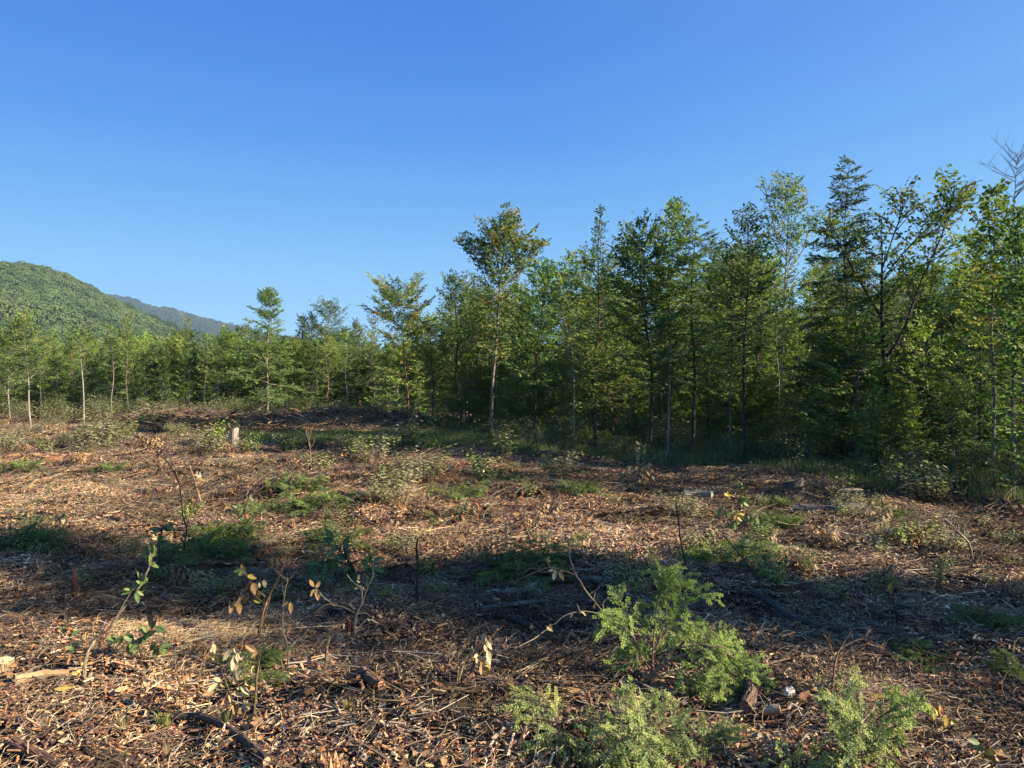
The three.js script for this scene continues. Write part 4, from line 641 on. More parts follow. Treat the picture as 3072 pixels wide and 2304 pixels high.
stump('dark sawn stump with a sloping grassy top near the wood edge at right', 2378, 1480, 58, 38, { bark: [0.1, 0.085, 0.075], top: [0.36, 0.3, 0.16], tilt: 0.2, splinters: 4, sh: 0.15 });
stump('squat dark stump with a tan cut top right of the sloping stump', 2548, 1502, 70, 32, { bark: [0.09, 0.075, 0.065], top: [0.5, 0.34, 0.19], splinters: 3, sh: 0.15 });
stump('low stump with a bleached pale grey top in the middle of the clearing', 1938, 1452, 46, 17, { bark: WOOD.grey, top: [0.5, 0.48, 0.46], tilt: 0.08 });
stump('jagged pale stub poking from the sunlit litter at left', 593, 1462, 20, 34, { bark: WOOD.tan, top: WOOD.cream, splinters: 5, sc: WOOD.pale, flare: 0.2 });
stump('tiny dark forked stub left of the jagged pale stub', 522, 1468, 13, 20, { bark: WOOD.dark, top: WOOD.brown, flare: 0.1, splinters: 3 });
stump('reddish splintered stub beside the forked bare seedling', 1048, 1916, 16, 56, { bark: [0.16, 0.06, 0.035], top: WOOD.red, splinters: 7, sc: [0.3, 0.12, 0.06], flare: 0.3, sh: 0.35 });
stump('pale square chunk of sawn stump at the left border', 8, 2016, 62, 34, { bark: WOOD.tan, top: WOOD.cream, flare: 0.15 });
stump('splintered orange-brown stump cut off by the bottom border', 990, 2330, 74, 50, { bark: [0.25, 0.12, 0.06], top: WOOD.red, splinters: 14, sc: [0.4, 0.21, 0.1], sh: 0.5, flare: 0.3 });
stump('dark burnt-looking stub in shade above the curled dead leaves', 224, 1798, 15, 62, { bark: [0.1, 0.05, 0.035], top: WOOD.brown, splinters: 12, sc: [0.1, 0.05, 0.035], flare: 0.5, sh: 0.6 });

// ---------------------------------------------------------------- logs, branches and sticks
const LEAFKIND = {};
function leafGeo(kind, variant) {                              // a curved leaf of unit length along +x, upper side +y
  const key = kind + variant; if (LEAFKIND[key]) return LEAFKIND[key];
  const r = RNG(variant * 17 + kind.length), m = new MB(false), n = 6, dead = kind === 'dead' || kind === 'pale', base = { green: [0.085, 0.16, 0.028], dark: [0.04, 0.085, 0.02], yellow: [0.42, 0.3, 0.03], dead: [0.27, 0.15, 0.065], pale: [0.48, 0.37, 0.21], orange: [0.5, 0.19, 0.05], red: [0.2, 0.06, 0.03] }[kind], curl = dead ? 0.55 * (r() - 0.2) : 0.16 * (r() - 0.2), fold = dead ? 0.75 * r() : 0.2 * r(), tw = dead ? (r() - 0.5) * 1.2 : 0.15;
  const rows = [];
  for (let i = 0; i <= n; i++) {
    const q = i / n, w = 0.22 * Math.pow(Math.sin(Math.PI * Math.pow(q, 0.85)), 0.8) * (i % 2 ? 1.06 : 0.98) + 0.002, y = curl * (q * q) - 0.12 * q, c = jit(base, r, dead ? 0.22 : 0.1), rib = mixc(c, [0.5, 0.5, 0.25], 0.25), t = tw * q;
    rows.push([m.v(q, y + w * fold * Math.cos(t) - w * Math.sin(t), -w * Math.cos(t), c), m.v(q, y, 0, rib), m.v(q, y + w * fold * Math.cos(t) + w * Math.sin(t), w * Math.cos(t), jit(base, r, dead ? 0.22 : 0.1))]);
  }
  for (let i = 0; i < n; i++) for (let k = 0; k < 2; k++) { const a = rows[i][k], b = rows[i][k + 1], c = rows[i + 1][k], d = rows[i + 1][k + 1]; m.i.push(a, b, d, a, d, c); }
  return LEAFKIND[key] = m.geo();
}
const matOf = (k) => k === 'dead' || k === 'pale' || k === 'red' || k === 'orange' ? dryLeafMat : glossLeafMat;
// a leaf part at a place; dir along the leaf, face = the way its upper side looks
function leafPart(parent, name, kind, variant, p, dir, face, L, origin) {
  const x = dir.clone().normalize(), z = x.clone().cross(face).normalize(), y = z.clone().cross(x), m = mesh(name, leafGeo(kind, variant), matOf(kind), parent);
  m.matrixAutoUpdate = true; m.quaternion.setFromRotationMatrix(new THREE.Matrix4().makeBasis(x, y, z)); m.position.copy(p).sub(origin); m.scale.setScalar(L); return m;
}
const toPts = (px, z0, base) => px.map(([u, v, d = 0], i) => base && i === 0 ? base.clone() : P(u, v, z0 + d));
// lying log: every point rests on the ground
function log(name, label, cat, px, w, o = {}) {
  const pts0 = px.map(([u, v]) => G(u, v)), z0 = -pts0[0].z, R0 = w * PX(z0) / 2, R1 = (o.w1 ?? w) * PX(-pts0[pts0.length - 1].z) / 2, t = thing(name, label, cat, pts0[0], o.group);
  const pts = curve(pts0, Math.max(8, px.length * 5)).map((p, i, a) => { const q = i / (a.length - 1), R = lerp(R0, R1, q); const ly = lerp(pts0[0].y, pts0[pts0.length - 1].y, q), gy = gh(p.x, p.z); return V(p.x, Math.max(0.7 * ly + 0.3 * gy, gy - 0.35 * R) + R * (o.sink ?? 0.9) + 0.018 + (o.lift ? o.lift * Math.sin(q * 3.1) : 0), p.z).sub(pts0[0]); });
  const m = new MB(), col = o.col || WOOD.grey, col2 = o.col2 || col;
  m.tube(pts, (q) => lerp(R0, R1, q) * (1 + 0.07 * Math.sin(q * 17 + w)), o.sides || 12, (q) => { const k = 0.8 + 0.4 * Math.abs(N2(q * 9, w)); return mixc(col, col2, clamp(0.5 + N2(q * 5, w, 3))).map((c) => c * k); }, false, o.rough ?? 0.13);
  mesh(o.cream ? 'peeled_wood' : 'bark', m.geo(), o.cream ? woodMat : barkMat, t);
  for (const e of [0, pts.length - 1]) {
    const d = pts[e].clone().sub(pts[e ? e - 1 : 1]).normalize(), R = (e ? R1 : R0) * 0.96, E = new MB(); E.tube([pts[e].clone().addScaledVector(d, -R * 0.3), pts[e].clone().addScaledVector(d, R * 0.06)], [R, R * 0.9], 12, o.end || WOOD.tan, true, 0.1);
    if (R > 0.012) mesh('cut_end', E.geo(), plainMat, t);
  }
  for (const b of o.twigs || []) { const bp = b.map(([u, v, dd = 0], i) => i ? P(u, v, z0 + dd) : G(u, v).add(V(0, R0, 0))).map((p) => p.sub(pts0[0])), B = new MB(); B.tube(curve(bp, 8), [R0 * 0.5, R0 * 0.15], 6, col); mesh('side_branch', B.geo(), barkMat, t); }
  return t;
}
// standing or leaning stick: the first point is on the ground, the others at that distance (+ d)
function stick(name, label, cat, px, w, o = {}) {
  const g = G(px[0][0], px[0][1]), z0 = -g.z, t = thing(name, label, cat, g, o.group), col = o.col || WOOD.pale, loc = (a) => a.map(([u, v, d = 0]) => P(u, v, z0 + d).sub(g));
  const main = loc(px); main[0].set(0, -0.03, 0);
  const path = curve(main, px.length * 4), wob = (q, i) => 1 + 0.12 * Math.sin(q * 25 + w);
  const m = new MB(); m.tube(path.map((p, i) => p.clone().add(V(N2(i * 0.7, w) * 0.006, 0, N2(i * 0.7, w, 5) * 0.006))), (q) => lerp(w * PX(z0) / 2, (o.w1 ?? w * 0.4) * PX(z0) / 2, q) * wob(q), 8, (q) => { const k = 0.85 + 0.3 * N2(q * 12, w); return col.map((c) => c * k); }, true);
  mesh(o.part || 'stem', m.geo(), barkMat, t);
  for (const b of o.br || []) { const B = new MB(), bp = curve(loc(b), b.length * 4); B.tube(bp, [(o.bw ?? w * 0.5) * PX(z0) / 2, (o.bw ?? w * 0.5) * 0.35 * PX(z0) / 2], 6, col, true); mesh('side_branch', B.geo(), barkMat, t); }
  if (o.fine) {                                               // fine twiglets along the branches
    const r = RNG(w * 31 + px[0][0]), B = new MB();
    for (const b of o.br || []) { const bp = curve(loc(b), 16); for (let i = 4; i < 16; i++) for (let q = 0; q < o.fine; q++) { const l = (8 + 26 * r()) * PX(z0), d = bp[i].clone().sub(bp[i - 1]).normalize().multiplyScalar(0.8).add(V((r() - 0.5) * 1.6, (r() - 0.4) * 1.4, (r() - 0.5) * 1.6)).normalize(); B.tube([bp[i], bp[i].clone().addScaledVector(d, l)], [1.6 * PX(z0) / 2, 0.7 * PX(z0) / 2], 3, o.fineCol || col); } }
    mesh('twigs', B.geo(), barkMat, t).userData.kind = 'stuff';
  }
  const r = RNG(px[0][0] + 3), pet = new MB(), joints = [...path, ...(o.br || []).flatMap((b) => curve(loc(b), 10))]; let k = 0;
  if (!o.group && w > 3) { const B = new MB(); for (let i = 0; i < 5 + (o.fine ? 0 : 5); i++) { const p = path[Math.floor(path.length * (0.3 + 0.65 * r()))], l = (14 + 40 * r()) * PX(z0), d = V((r() - 0.5) * 2, 0.3 + r(), (r() - 0.5) * 2).normalize(), e = p.clone().addScaledVector(d, l); B.tube([p, p.clone().lerp(e, 0.5).add(V(0, -0.004, 0)), e], [1.8 * PX(z0) / 2, 0.8 * PX(z0) / 2], 4, col); } mesh('twigs', B.geo(), barkMat, t).userData.kind = 'stuff'; }
  for (const [u, v, kind, L, ang, d = 0] of o.leaves || []) {  // leaf base pixel, kind, length px, direction in the picture (degrees, 0 right, 90 up)
    const a = ang * Math.PI / 180, dir = V(Math.cos(a), Math.sin(a), (r() - 0.5) * 0.9), face = V((r() - 0.5) * 0.9, 0.75, 0.75 + (r() - 0.5) * 0.6);
    const p = P(u, v, z0 + d + (r() - 0.5) * 0.05), pl = p.clone().sub(g); let best = null, bd = 1e9;
    for (const q of joints) { const dd = q.distanceTo(pl); if (dd < bd) { bd = dd; best = q; } }
    if (bd > 0.008 && bd < 0.3) { const mid = best.clone().lerp(pl, 0.5).add(V((r() - 0.5) * 0.02, 0.012, (r() - 0.5) * 0.02)); pet.tube([best, mid, pl], [1.7 * PX(z0) / 2, 1.1 * PX(z0) / 2], 4, col); }
    leafPart(t, 'leaf', kind, k++ % 6, p, dir, face, L * 0.86 * PX(z0), g);
    if (!o.single) for (let q = 0; q < 2; q++) { const b = (r() - 0.5) * 2.4, d2 = V(Math.cos(a + b), Math.sin(a + b), (r() - 0.5) * 1.4), p2 = p.clone().lerp(best ? best.clone().add(g) : p, 0.35 + 0.4 * r()); leafPart(t, 'leaf', kind, k++ % 6, p2, d2, V((r() - 0.5) * 1.4, 0.75, 0.75 + (r() - 0.5)), L * (0.4 + 0.35 * r()) * PX(z0), g); }
  }
  if (pet.k) mesh('leaf_stalks', pet.geo(), barkMat, t).userData.kind = 'stuff';
  return t;
}
// --- logs and lying branches of the photograph
log('log_piece', 'short peeled cream-coloured log lying on the chips at left', 'log', [[42, 2078], [120, 2066], [203, 2054]], 30, { cream: true, col: [0.56, 0.42, 0.23], col2: [0.44, 0.28, 0.14], end: [0.3, 0.16, 0.08], w1: 25, sink: 1.9 });
log('wood_chunk', 'small yellow block of split wood at the end of the peeled log', 'wood', [[210, 2046], [238, 2036]], 20, { cream: true, col: [0.52, 0.36, 0.1], end: [0.55, 0.4, 0.16], sides: 6 });
log('log_piece', 'smooth reddish-brown log entering at the bottom left corner', 'log', [[34, 2252], [90, 2282], [190, 2330]], 34, { col: [0.19, 0.1, 0.06], col2: [0.13, 0.075, 0.05], rough: 0.04 });
log('fallen_branch', 'dark rotten root-like branch curving down to the bottom border', 'branch', [[520, 2172], [610, 2182], [690, 2222], [745, 2262], [800, 2310]], 22, { col: WOOD.dark, col2: WOOD.brown, w1: 28, twigs: [[[690, 2222], [720, 2250], [726, 2300]]] });
log('log_piece', 'stubby brown log with torn bark lying in the lit litter', 'log', [[1066, 2016], [1100, 2045], [1145, 2080]], 32, { col: [0.17, 0.1, 0.065], col2: [0.25, 0.15, 0.09], end: [0.28, 0.15, 0.09], rough: 0.2, twigs: [] });
log('log_piece', 'thin dark broken continuation below the stubby brown log', 'log', [[1150, 2092], [1172, 2118], [1202, 2136]], 18, { col: WOOD.dark, col2: WOOD.brown, rough: 0.2 });
stick('split_stick', 'upright yellow split of wood against the stubby brown log', 'stick', [[1126, 2150], [1122, 2110], [1119, 2072]], 12, { col: [0.5, 0.36, 0.13], w1: 9 });
stick('split_stick', 'pale sliver leaning at the lower edge of the stubby brown log', 'stick', [[1170, 2136], [1154, 2110], [1146, 2086]], 7, { col: WOOD.cream, w1: 4 });
log('log_piece', 'long weathered grey log curving across the shade behind the hemlock', 'log', [[1440, 1802], [1540, 1790], [1645, 1768], [1740, 1760], [1816, 1764], [1925, 1796]], 25, { col: WOOD.grey, col2: [0.28, 0.26, 0.23], rough: 0.2, w1: 20 });
log('fallen_branch', 'second grey log just in front of the long weathered one', 'branch', [[1440, 1842], [1530, 1828], [1600, 1816], [1690, 1808]], 18, { col: [0.2, 0.18, 0.15], w1: 12, rough: 0.2 });
log('log_piece', 'flattened brown log with stringy bark left of the long weathered log', 'log', [[1290, 1768], [1360, 1786], [1440, 1810], [1500, 1824]], 28, { col: [0.2, 0.155, 0.105], col2: [0.14, 0.1, 0.07], rough: 0.25, w1: 14 });
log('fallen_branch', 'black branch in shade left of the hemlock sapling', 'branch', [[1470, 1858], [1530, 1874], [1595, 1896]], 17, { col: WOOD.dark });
log('fallen_branch', 'bent brown branch lying below the black branch in shade', 'branch', [[1400, 1934], [1470, 1962], [1570, 1978], [1680, 1996]], 13, { col: WOOD.brown, col2: WOOD.tan });
log('fallen_branch', 'dark thick branch lying just behind the bent brown one', 'branch', [[1580, 1962], [1660, 1970], [1730, 1988], [1800, 2002]], 18, { col: WOOD.dark, col2: WOOD.grey, w1: 10 });
log('fallen_branch', 'thin reddish branch left of the big hemlock’s middle', 'branch', [[1694, 1920], [1770, 1932], [1866, 1952]], 9, { col: [0.2, 0.12, 0.07] });
log('log_piece', 'long dark log with a silvery split upper end, running down to the right', 'log', [[2092, 1714], [2150, 1742], [2210, 1770], [2290, 1830], [2400, 1890], [2535, 1922]], 15, { col: [0.15, 0.125, 0.1], col2: WOOD.dark, w1: 24, rough: 0.28, twigs: [[[2290, 1830], [2300, 1790, 0.05], [2316, 1770, 0.08]], [[2400, 1890], [2420, 1868, -0.05]]] });
log('bark_slab', 'dark fibrous slab of bark beside the long dark log', 'bark', [[2090, 1782], [2106, 1830], [2126, 1890]], 26, { col: [0.1, 0.075, 0.06], rough: 0.35, w1: 12 });
log('fallen_branch', 'long black pole lying at the right border', 'branch', [[2690, 1706], [2815, 1728], [2940, 1748], [3090, 1762]], 11, { col: [0.045, 0.035, 0.03], w1: 15 });
log('fallen_branch', 'straight pale-lit stick in the right-hand shade', 'branch', [[2645, 1814], [2720, 1826], [2802, 1842]], 11, { col: WOOD.pale, w1: 7 });
log('fallen_branch', 'grey broken branch left of the straight pale-lit stick', 'branch', [[2468, 1738], [2520, 1750], [2580, 1772]], 12, { col: WOOD.pale, col2: WOOD.grey });
log('fallen_branch', 'dark log across the lit strip below the pale seedling at right', 'branch', [[2366, 1664], [2430, 1672], [2490, 1686]], 15, { col: WOOD.dark, w1: 10 });
log('fallen_branch', 'slim stick with a bleached edge in deep shade at right', 'branch', [[2476, 1868], [2540, 1876], [2630, 1884]], 11, { col: WOOD.dark, col2: WOOD.pale });
log('log_piece', 'mossy grey log with its round cut end toward the viewer, right of centre', 'log', [[2050, 1500], [2090, 1502], [2136, 1506]], 32, { col: [0.2, 0.19, 0.14], end: [0.26, 0.24, 0.19] });
log('log_piece', 'big dark log lying in front of the squat dark stump', 'log', [[2380, 1552], [2460, 1548], [2528, 1544], [2588, 1540]], 36, { col: WOOD.dark, col2: [0.09, 0.085, 0.09], end: [0.16, 0.15, 0.15], rough: 0.15 });
log('log_piece', 'thick charred-looking log in the middle of the clearing', 'log', [[1012, 1518], [1050, 1504], [1100, 1492], [1140, 1484]], 26, { col: [0.04, 0.032, 0.028], w1: 14, rough: 0.25 });
log('log_piece', 'short tan log lying crosswise below the yellow-green seedling', 'log', [[1230, 1570], [1262, 1572], [1294, 1578]], 18, { col: [0.36, 0.22, 0.12], end: [0.45, 0.3, 0.17] });
log('fallen_branch', 'pale bleached pole on the sunlit soil at left', 'branch', [[408, 1482], [470, 1486], [548, 1488]], 17, { col: WOOD.cream, w1: 12 });
log('fallen_branch', 'pale pole pointing right, farther back on the sunlit soil', 'branch', [[664, 1452], [730, 1440], [806, 1428]], 11, { col: WOOD.pale, w1: 8 });
log('fallen_branch', 'long forked pale branch sweeping over the soil at far left', 'branch', [[66, 1474], [125, 1448], [195, 1436], [240, 1424], [284, 1416]], 8, { col: WOOD.tan, lift: 0.03 });
log('fallen_branch', 'second pale branch below the long forked one', 'branch', [[90, 1482], [150, 1462], [186, 1440]], 6, { col: WOOD.tan });
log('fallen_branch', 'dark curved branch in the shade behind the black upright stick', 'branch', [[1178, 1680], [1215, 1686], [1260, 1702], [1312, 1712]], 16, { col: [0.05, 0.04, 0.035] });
log('fallen_branch', 'reddish-dark branch under the dark-leaved saplings', 'branch', [[878, 1690], [930, 1678], [1004, 1664]], 13, { col: [0.11, 0.06, 0.04] });
log('fallen_branch', 'thin stick lying in the shade left of the black upright stick', 'branch', [[1146, 1796], [1190, 1802], [1244, 1820]], 9, { col: WOOD.pale });
log('fallen_branch', 'pale forked driftwood-like branch at the lit edge right of centre', 'branch', [[1404, 1552], [1440, 1532], [1490, 1516]], 11, { col: WOOD.pale, twigs: [[[1440, 1532], [1470, 1544, -0.1], [1500, 1552, -0.2]]] });
log('fallen_branch', 'pale stick pair pointing at the mossy log', 'branch', [[1290, 1428], [1315, 1412], [1330, 1398]], 9, { col: WOOD.tan });
log('fallen_branch', 'long pale log end glowing in the sun left of the bleached stump', 'branch', [[1570, 1462], [1640, 1470], [1690, 1464], [1760, 1464]], 11, { col: WOOD.tan, col2: WOOD.brown });
log('fallen_branch', 'white stick near the centre at the lit strip', 'branch', [[1494, 1618], [1520, 1618], [1548, 1620]], 5, { col: WOOD.white });
log('fallen_branch', 'dark short log ending under the right hemlock bough', 'log', [[2232, 2150], [2252, 2110], [2240, 2074]], 40, { col: [0.13, 0.085, 0.065], end: [0.22, 0.13, 0.09] });
log('wood_chunk', 'pale split wedge of wood beside the dark short log', 'wood', [[2150, 2164], [2200, 2154], [2238, 2142]], 22, { cream: true, col: [0.42, 0.28, 0.16], w1: 12, sides: 6 });
log('wood_chunk', 'bright tan chunk right of the dark short log', 'wood', [[2290, 2156], [2340, 2150]], 28, { cream: true, col: [0.52, 0.39, 0.25], sides: 7, rough: 0.3 });
log('fallen_branch', 'curved pale branch lit at the lower right, among yellow leaves', 'branch', [[2750, 2220], [2772, 2205], [2794, 2196]], 12, { col: WOOD.cream });
log('fallen_branch', 'tan branch stub between the two lower hemlock boughs', 'branch', [[2376, 2242], [2386, 2268], [2420, 2304]], 16, { col: [0.4, 0.25, 0.13] });
log('fallen_branch', 'dark sticks pile rim below the mound, near the post-like stump', 'branch', [[830, 1274], [870, 1272], [930, 1276]], 9, { col: WOOD.white });
log('fallen_branch', 'bare slender trunk lying along the top of the brush mound', 'branch', [[560, 1268], [680, 1262], [800, 1262]], 6, { col: WOOD.tan });
log('fallen_branch', 'thin tan branch at the bottom centre, forked like a wishbone', 'branch', [[1040, 2258], [1110, 2240], [1180, 2206], [1212, 2170]], 9, { col: WOOD.tan, twigs: [[[1110, 2240], [1160, 2218, 0.02], [1200, 2200, 0.05]]] });
log('wood_chunk', 'whitish splint of wood standing out left of the wishbone branch', 'wood', [[1006, 2122], [1018, 2150], [1028, 2182]], 10, { cream: true, col: WOOD.cream, sides: 6 });
log('fallen_branch', 'light twig running to the bottom border near the left corner', 'branch', [[208, 2190], [250, 2240], [310, 2280], [370, 2304]], 6, { col: WOOD.tan });
log('fallen_branch', 'grey twig lying at the left border below the peeled log', 'branch', [[-20, 2142], [20, 2142], [48, 2146]], 12, { col: WOOD.white });
log('stone', 'small rounded pale stone at the bottom left', 'stone', [[518, 2270], [532, 2268]], 22, { col: [0.42, 0.42, 0.42], end: [0.42, 0.42, 0.42], rough: 0.3, sink: 0.4 });
log('stone', 'whitish stone in the shade beside the uprooted twig bundle', 'stone', [[2356, 2092], [2378, 2088]], 24, { col: [0.5, 0.5, 0.5], end: [0.45, 0.45, 0.45], rough: 0.25, sink: 0.4 });
log('stone', 'grey stone at the foot of the big dark log', 'stone', [[2388, 1546], [2404, 1545]], 20, { col: [0.36, 0.37, 0.4], end: [0.33, 0.34, 0.37], rough: 0.2, sink: 0.4 });

// --- standing sticks and seedlings of the photograph
stick('leafy_seedling', 'curved pale seedling stem with a green leaf tuft at its tip, at left', 'seedling', [[250, 2058], [253, 2011], [264, 1957], [286, 1917], [318, 1896], [344, 1860], [401, 1787], [448, 1700], [456, 1664]], 12, { w1: 4, col: [0.62, 0.5, 0.33], br: [[[349, 1852], [370, 1815], [396, 1770]]],
  leaves: [[398, 1768, 'green', 42, 200], [401, 1772, 'green', 38, 95], [409, 1776, 'green', 40, -70], [420, 1758, 'green', 36, 60], [430, 1745, 'green', 40, 110], [436, 1732, 'dark', 38, 240], [446, 1690, 'green', 44, 120], [452, 1672, 'green', 40, 60], [456, 1664, 'dark', 46, 100], [454, 1668, 'dark', 44, 170], [450, 1690, 'green', 36, -20], [438, 1720, 'dark', 50, 215]] });
stick('leafy_seedling', 'low beech seedling with broad bright green leaves beside the curved stem', 'seedling', [[430, 2010], [424, 1975], [418, 1930], [430, 1905]], 5, { col: WOOD.brown, br: [[[424, 1975], [450, 1950], [478, 1940]], [[420, 1940], [390, 1925], [360, 1915]], [[430, 1905], [455, 1890], [470, 1880]]],
  leaves: [[392, 1928, 'green', 58, -92], [404, 1926, 'green', 52, 20], [430, 1912, 'green', 48, 30], [455, 1886, 'dark', 52, 100], [463, 1882, 'dark', 48, -15], [470, 1940, 'green', 44, -95], [480, 1940, 'green', 42, 12], [486, 1946, 'green', 36, -80], [420, 1930, 'green', 50, 175], [370, 1918, 'green', 52, 165], [360, 1915, 'dark', 46, 200], [440, 1898, 'green', 44, 140], [400, 1920, 'green', 48, 150], [450, 1955, 'dark', 40, 60]] });
stick('leafy_seedling', 'dark-leaved little plant with one orange leaf left of the curved stem', 'seedling', [[232, 2000], [226, 1960], [214, 1930], [206, 1890]], 4, { col: WOOD.brown, leaves: [[190, 1880, 'orange', 34, -60], [206, 1890, 'dark', 36, 160], [214, 1905, 'green', 34, 30], [222, 1930, 'dark', 40, 10], [226, 1950, 'green', 40, 190], [230, 1965, 'dark', 46, 200], [236, 1985, 'green', 48, 200], [240, 1980, 'dark', 50, -10], [232, 1975, 'dark', 44, 250]] });
stick('dead_seedling', 'cluster of broken tan sapling stems with hanging brown leaves', 'seedling', [[772, 1925], [787, 1849], [808, 1787], [834, 1737], [853, 1690]], 10, { col: [0.42, 0.27, 0.14], w1: 4, br: [[[778, 1900], [800, 1830], [812, 1790]], [[775, 1915], [782, 1860], [790, 1830]], [[808, 1800], [770, 1768], [752, 1745]], [[752, 1745], [735, 1720], [730, 1705]]],
  leaves: [[752, 1745, 'dead', 40, -110], [757, 1750, 'dead', 44, -70], [735, 1720, 'dead', 36, 120], [742, 1728, 'yellow', 34, -20], [706, 1800, 'dead', 50, -100], [716, 1806, 'dead', 44, -80], [700, 1810, 'dead', 46, -120], [690, 1800, 'dead', 40, -95], [760, 1800, 'yellow', 36, -10], [790, 1740, 'pale', 34, -80], [728, 1706, 'dark', 40, 210]] });
stick('dead_seedling', 'tall thin wavy bare stem right of the broken tan stems', 'seedling', [[866, 1996], [860, 1930], [848, 1885], [850, 1812], [859, 1758], [863, 1733]], 7, { col: WOOD.pale, br: [[[866, 1975], [892, 1921], [899, 1886]], [[866, 1972], [910, 1966], [946, 1960], [978, 1932]]], leaves: [[872, 1806, 'dead', 40, -88]] });
stick('dead_seedling', 'leaning forked dry stem with pale drooping leaves at lower left', 'seedling', [[760, 2166], [768, 2060], [776, 1995], [780, 1950]], 7, { col: [0.38, 0.28, 0.15], w1: 3, br: [[[768, 2052], [740, 2005], [716, 1972], [708, 1930]], [[690, 2080], [664, 2010], [640, 1960]]],
  leaves: [[770, 1955, 'dead', 46, 150], [706, 1968, 'pale', 50, -80], [712, 1962, 'pale', 56, -100], [690, 1946, 'pale', 44, -115], [640, 1930, 'pale', 34, -85], [716, 2010, 'pale', 50, -110], [722, 2060, 'pale', 44, -45], [610, 1986, 'dead', 36, 20], [655, 2050, 'pale', 42, -140], [645, 2075, 'dead', 44, 190], [700, 2082, 'pale', 40, -20], [730, 2100, 'pale', 46, -60], [700, 2110, 'dead', 52, -80], [680, 2090, 'dead', 48, -100]] });
stick('dead_seedling', 'forked pale bare seedling with twisted arms in the middle foreground', 'seedling', [[1062, 1916], [1064, 1880], [1070, 1840], [1084, 1815], [1100, 1770], [1121, 1720]], 11, { col: [0.45, 0.38, 0.27], w1: 4, br: [[[1070, 1842], [1036, 1824], [1000, 1812], [974, 1794], [950, 1768]], [[1084, 1815], [1086, 1780], [1080, 1762], [1060, 1748], [1040, 1722]], [[1070, 1842], [1098, 1840], [1112, 1850]], [[1062, 1830], [1050, 1810], [1064, 1798], [1078, 1796]], [[1000, 1812], [976, 1815], [940, 1840]]], bw: 6,
  leaves: [[950, 1768, 'dead', 40, -80], [946, 1764, 'dead', 38, -100], [958, 1774, 'yellow', 34, -110], [942, 1760, 'dead', 32, 120], [1082, 1756, 'pale', 26, -80], [1076, 1740, 'pale', 20, 90], [1016, 1816, 'dead', 28, 180]] });
stick('broken_stick', 'upright snapped stick with a splintered top in the litter', 'stick', [[974, 2010], [980, 1960], [982, 1935], [989, 1908]], 12, { col: [0.42, 0.3, 0.17], w1: 6 });
stick('dead_seedling', 'leaning broken stem with curled tan leaves wrapped round it', 'seedling', [[1398, 2056], [1416, 2008], [1440, 1960], [1466, 1920], [1494, 1888]], 11, { col: [0.4, 0.26, 0.14], w1: 6, leaves: [[1456, 1916, 'pale', 50, -70], [1452, 1898, 'pale', 34, -100], [1462, 1950, 'pale', 54, -85], [1458, 1975, 'pale', 48, -75], [1450, 1985, 'dead', 46, -95], [1446, 1930, 'dead', 40, -120], [1440, 1960, 'pale', 36, -110], [1458, 1995, 'yellow', 40, -88]] });
stick('broken_stick', 'pair of short snapped sticks left of the leaf-wrapped stem', 'stick', [[1368, 2064], [1372, 2030], [1376, 2002]], 9, { col: WOOD.cream, w1: 7, br: [[[1376, 2040], [1388, 2000], [1402, 1972]]], bw: 9 });
stick('dead_seedling', 'bare silvery sapling with two long arched side branches before the hemlock', 'seedling', [[1902, 1968], [1876, 1930], [1851, 1894], [1816, 1845], [1767, 1784], [1729, 1727], [1710, 1674], [1707, 1650], [1704, 1616]], 7, { col: [0.46, 0.38, 0.29], w1: 3, bw: 5, br: [[[1729, 1726], [1690, 1712], [1649, 1703], [1572, 1731], [1525, 1750]], [[1820, 1849], [1751, 1834], [1690, 1849], [1666, 1870], [1641, 1880]], [[1822, 1850], [1808, 1812], [1820, 1795]], [[1649, 1703], [1644, 1690], [1638, 1680]], [[1780, 1800], [1786, 1778]], [[1715, 1842], [1708, 1862]], [[1740, 1834], [1730, 1812]]],
  leaves: [[1668, 1712, 'pale', 34, -105], [1676, 1714, 'dead', 36, -60], [1641, 1884, 'pale', 24, -30], [1650, 1872, 'pale', 22, -80], [1750, 1834, 'pale', 18, -60], [1780, 1826, 'pale', 18, 80], [1846, 1850, 'dead', 40, -88], [1640, 1684, 'yellow', 22, 60]] });
stick('dead_seedling', 'pale antler-like bare seedling standing at right', 'seedling', [[2921, 1686], [2912, 1650], [2901, 1622], [2880, 1602], [2860, 1580], [2829, 1553], [2771, 1530]], 9, { col: [0.48, 0.41, 0.31], w1: 4, bw: 5, br: [[[2829, 1556], [2800, 1552], [2776, 1554]], [[2876, 1598], [2872, 1570], [2856, 1550]], [[2870, 1596], [2852, 1594], [2834, 1596]], [[2850, 1572], [2838, 1562], [2830, 1548]], [[2890, 1610], [2894, 1580], [2910, 1554]]], leaves: [[2858, 1550, 'pale', 24, 80], [2826, 1592, 'pale', 24, 130], [2908, 1556, 'dead', 20, 40], [2872, 1620, 'yellow', 22, -40]] });
